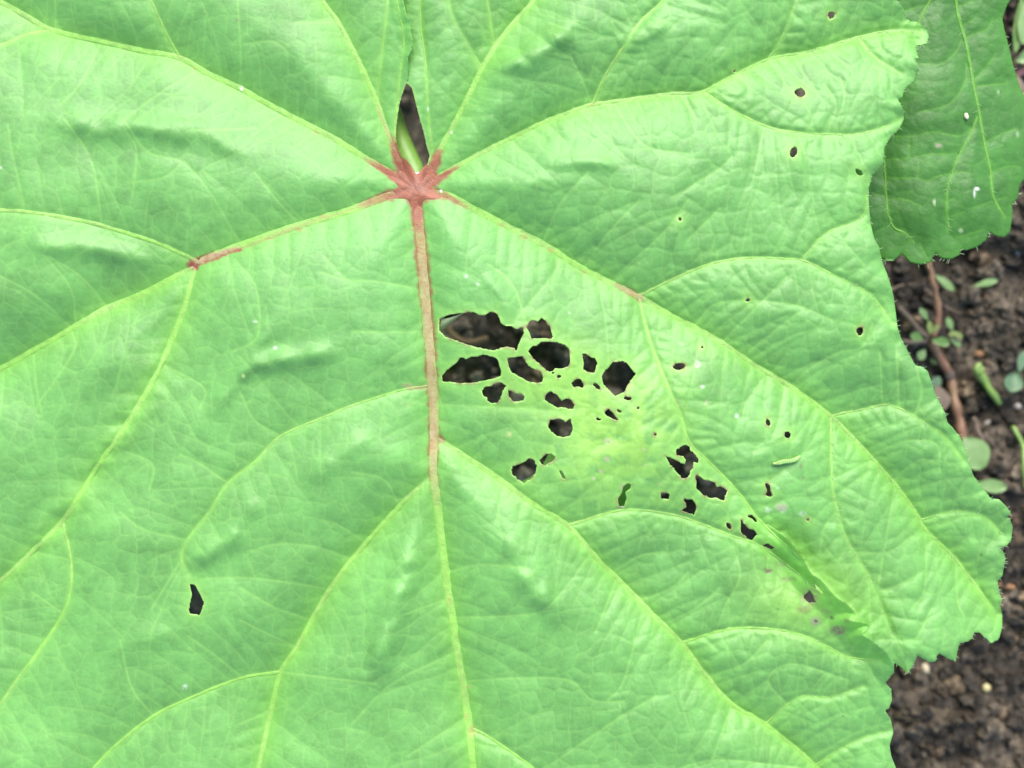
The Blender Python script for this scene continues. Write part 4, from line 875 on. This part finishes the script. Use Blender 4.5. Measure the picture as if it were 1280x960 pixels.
V, F_ = lump(gp(1187, 469, 0.007), 7 * GS, 7.5 * GS, 6 * GS, 0, 5, 0.15, I2); link_mesh('node', V, F_, M_NODE, weed)
for px, py, ln, wd, dg, mt, hh in [(1146,421,19,14,200,M_WL,.011),(1175,427,26,14,12,M_WL,.012),(1152,443,17,13,125,M_WP,.010),(1155,393,22,9,235,M_WP,.013),(1162,410,20,9,265,M_WY,.014),(1169,411,16,7,310,M_WY,.013),
    (1187,405,20,10,250,M_WP,.011),(1197,418,16,8,30,M_WY,.012),(1194,427,20,9,40,M_WP,.010),(1190,417,12,8,340,M_WY,.013)]:
    gleaf('leaf', px, py, ln * 0.88, wd * 0.86, dg, mt, weed, hh)
def fallen(px, py, ln, wd, dg, mt, label, cat='fallen leaf', h=0.004, **kw):
    o = gleaf('fallen_leaf', px, py, ln, wd, dg, mt, None, h, **kw); c = np.array(gp(px, py))
    me = o.data; a = np.empty(len(me.vertices) * 3, np.float32); me.vertices.foreach_get('co', a); a = a.reshape(-1, 3) - c; me.vertices.foreach_set('co', a.ravel().astype(np.float32)); o.location = tuple(c); me.update()
    return tag(o, label, cat, 'small loose leaves on the soil')
fallen(1180,353,32,10,40,M_WP,'slim pale leaflet lying right next to the red weed stem', thick=.14)
fallen(1231,354,32,9,-14,M_WP,'slim pale leaflet lying alone on bare soil below the darker leaf', thick=.14)
fallen(1216,566,44,40,60,M_WP,'round pale green leaf at the end of the thick red stem', h=.010, cup=.06, narrow=0.1, thick=.05)
fallen(1236,607,42,17,6,M_WP,'oblong grey green leaf under the edge of the pale leaf, below the round one', h=.007)
fallen(1174,497,32,26,80,M_WBR,'dull pinkish brown leaf between the thick red stem and the pale leaf', h=.005, cup=.06)
fallen(1168,480,22,14,300,M_WB,'small green leaf half hidden beside the pinkish brown leaf', h=.006)
fallen(1266,476,28,24,110,M_WB,'bluish green leaf on the soil at the right edge of the photo', h=.008, cup=.25)
fallen(1277,452,28,13,285,M_WB,'narrow bluish leaf standing just above the broader bluish leaf', h=.010)
fallen(1168,452,14,7,20,M_WL,'tiny green leaf under the node of the red stem', h=.004)
fallen(1275,600,18,8,60,M_WL,'small green scrap at the right edge near the oblong leaf', h=.004) if False else None
tw = thing('green_twig', 'short bright green twig with a forked end lying on dark soil', 'twig', tuple(gp(1235, 480)))
gtube('stick', [(1223,466),(1232,479),(1242,493),(1250,505)], (5.5, 3.6), M_TWIG, tw, 0.006); gtube('stub', [(1224,468),(1221,460),(1226,455)], (4.5, 3.0), M_TWIG, tw, 0.008); gtube('stub', [(1224,468),(1229,459)], (3.6, 2.6), M_TWIG, tw, 0.007)
o = gtube('grass_sprig', [(1266,533),(1274,546),(1279,560),(1281,580),(1283,610)], (2.5, 4.0), M_TWIG, None, 0.006); tag(o, 'thin green sprig at the right photo edge below the bluish leaf', 'grass')
o = gtube('dry_stalk', [(1216,522),(1222,535),(1228,552),(1234,570)], (2.6, 2.0), M_STEMB, None, 0.006); tag(o, 'thin dry brown stalk rising above the round pale leaf', 'stalk')
o = gtube('dry_root', [(1105,372),(1118,360),(1138,355),(1155,360),(1166,370),(1180,382),(1200,392)], (1.8, 1.2), M_STEMB, None, 0.003); tag(o, 'thin dry rootlet arching across the soil behind the red stem', 'root')
# straw seen through the largest hole
o = gtube('straw', [(545,398),(560,412),(572,424),(590,428),(610,422)], (5, 3.5), plain_material('straw', (0.10, 0.062, 0.026), (0.18, 0.12, 0.055), 160, 0.6), None, lambda t: 0.014); tag(o, 'curved brown straw seen through the largest hole in the pale leaf', 'straw')
# weed in the upper right corner
w2 = thing('weed', 'green weed with pink stems at the upper right corner of the photo', 'weed', tuple(gp(1278, 95)))
gtube('stem', [(1262,100),(1268,82),(1275,72),(1292,55)], (3.6, 3.0), M_STEM, w2, 0.012)
gtube('stem', [(1266,100),(1276,90),(1300,86)], (4.6, 4.2), plain_material('weed_stem_pink', (0.40, 0.16, 0.14), (0.52, 0.26, 0.22), 150, 0.45), w2, 0.012)
for px, py, ln, wd, dg, mt in [(1273,28,74,12,97,M_WL),(1284,20,70,22,100,M_WP),(1288,70,40,24,-20,M_WP),(1275,108,34,12,70,M_WBR)]: gleaf('leaf', px, py, ln, wd, dg, mt, w2, 0.016, tilt=0.05)
# torn strip folded down under the rim of the largest hole
P = spline([(550,400),(558,399),(568,396),(580,392)], 2); q = []
V = []; F_ = []
for i, (x, y) in enumerate(P):
    u = i / (len(P) - 1); zt = float(G.sample(zvis, [x], [y - 3])[0]) - 1.5
    for j in range(5):
        v = j / 4; V.append((x - 4 * v + 2, y - 1.5 + (17 - 15 * u) * v, zt - 2 - 12 * v * v))
for i in range(len(P) - 1):
    for j in range(4): a = i * 5 + j; F_.append((a, a + 5, a + 6, a + 1))
V = np.array(V); link_mesh('torn_flap', world(V[:, 0], V[:, 1], V[:, 2]), F_, M_LEAF, leaf, np.tile(np.array([[0.32, 0.38, 0.17]]), (len(V), 1)))
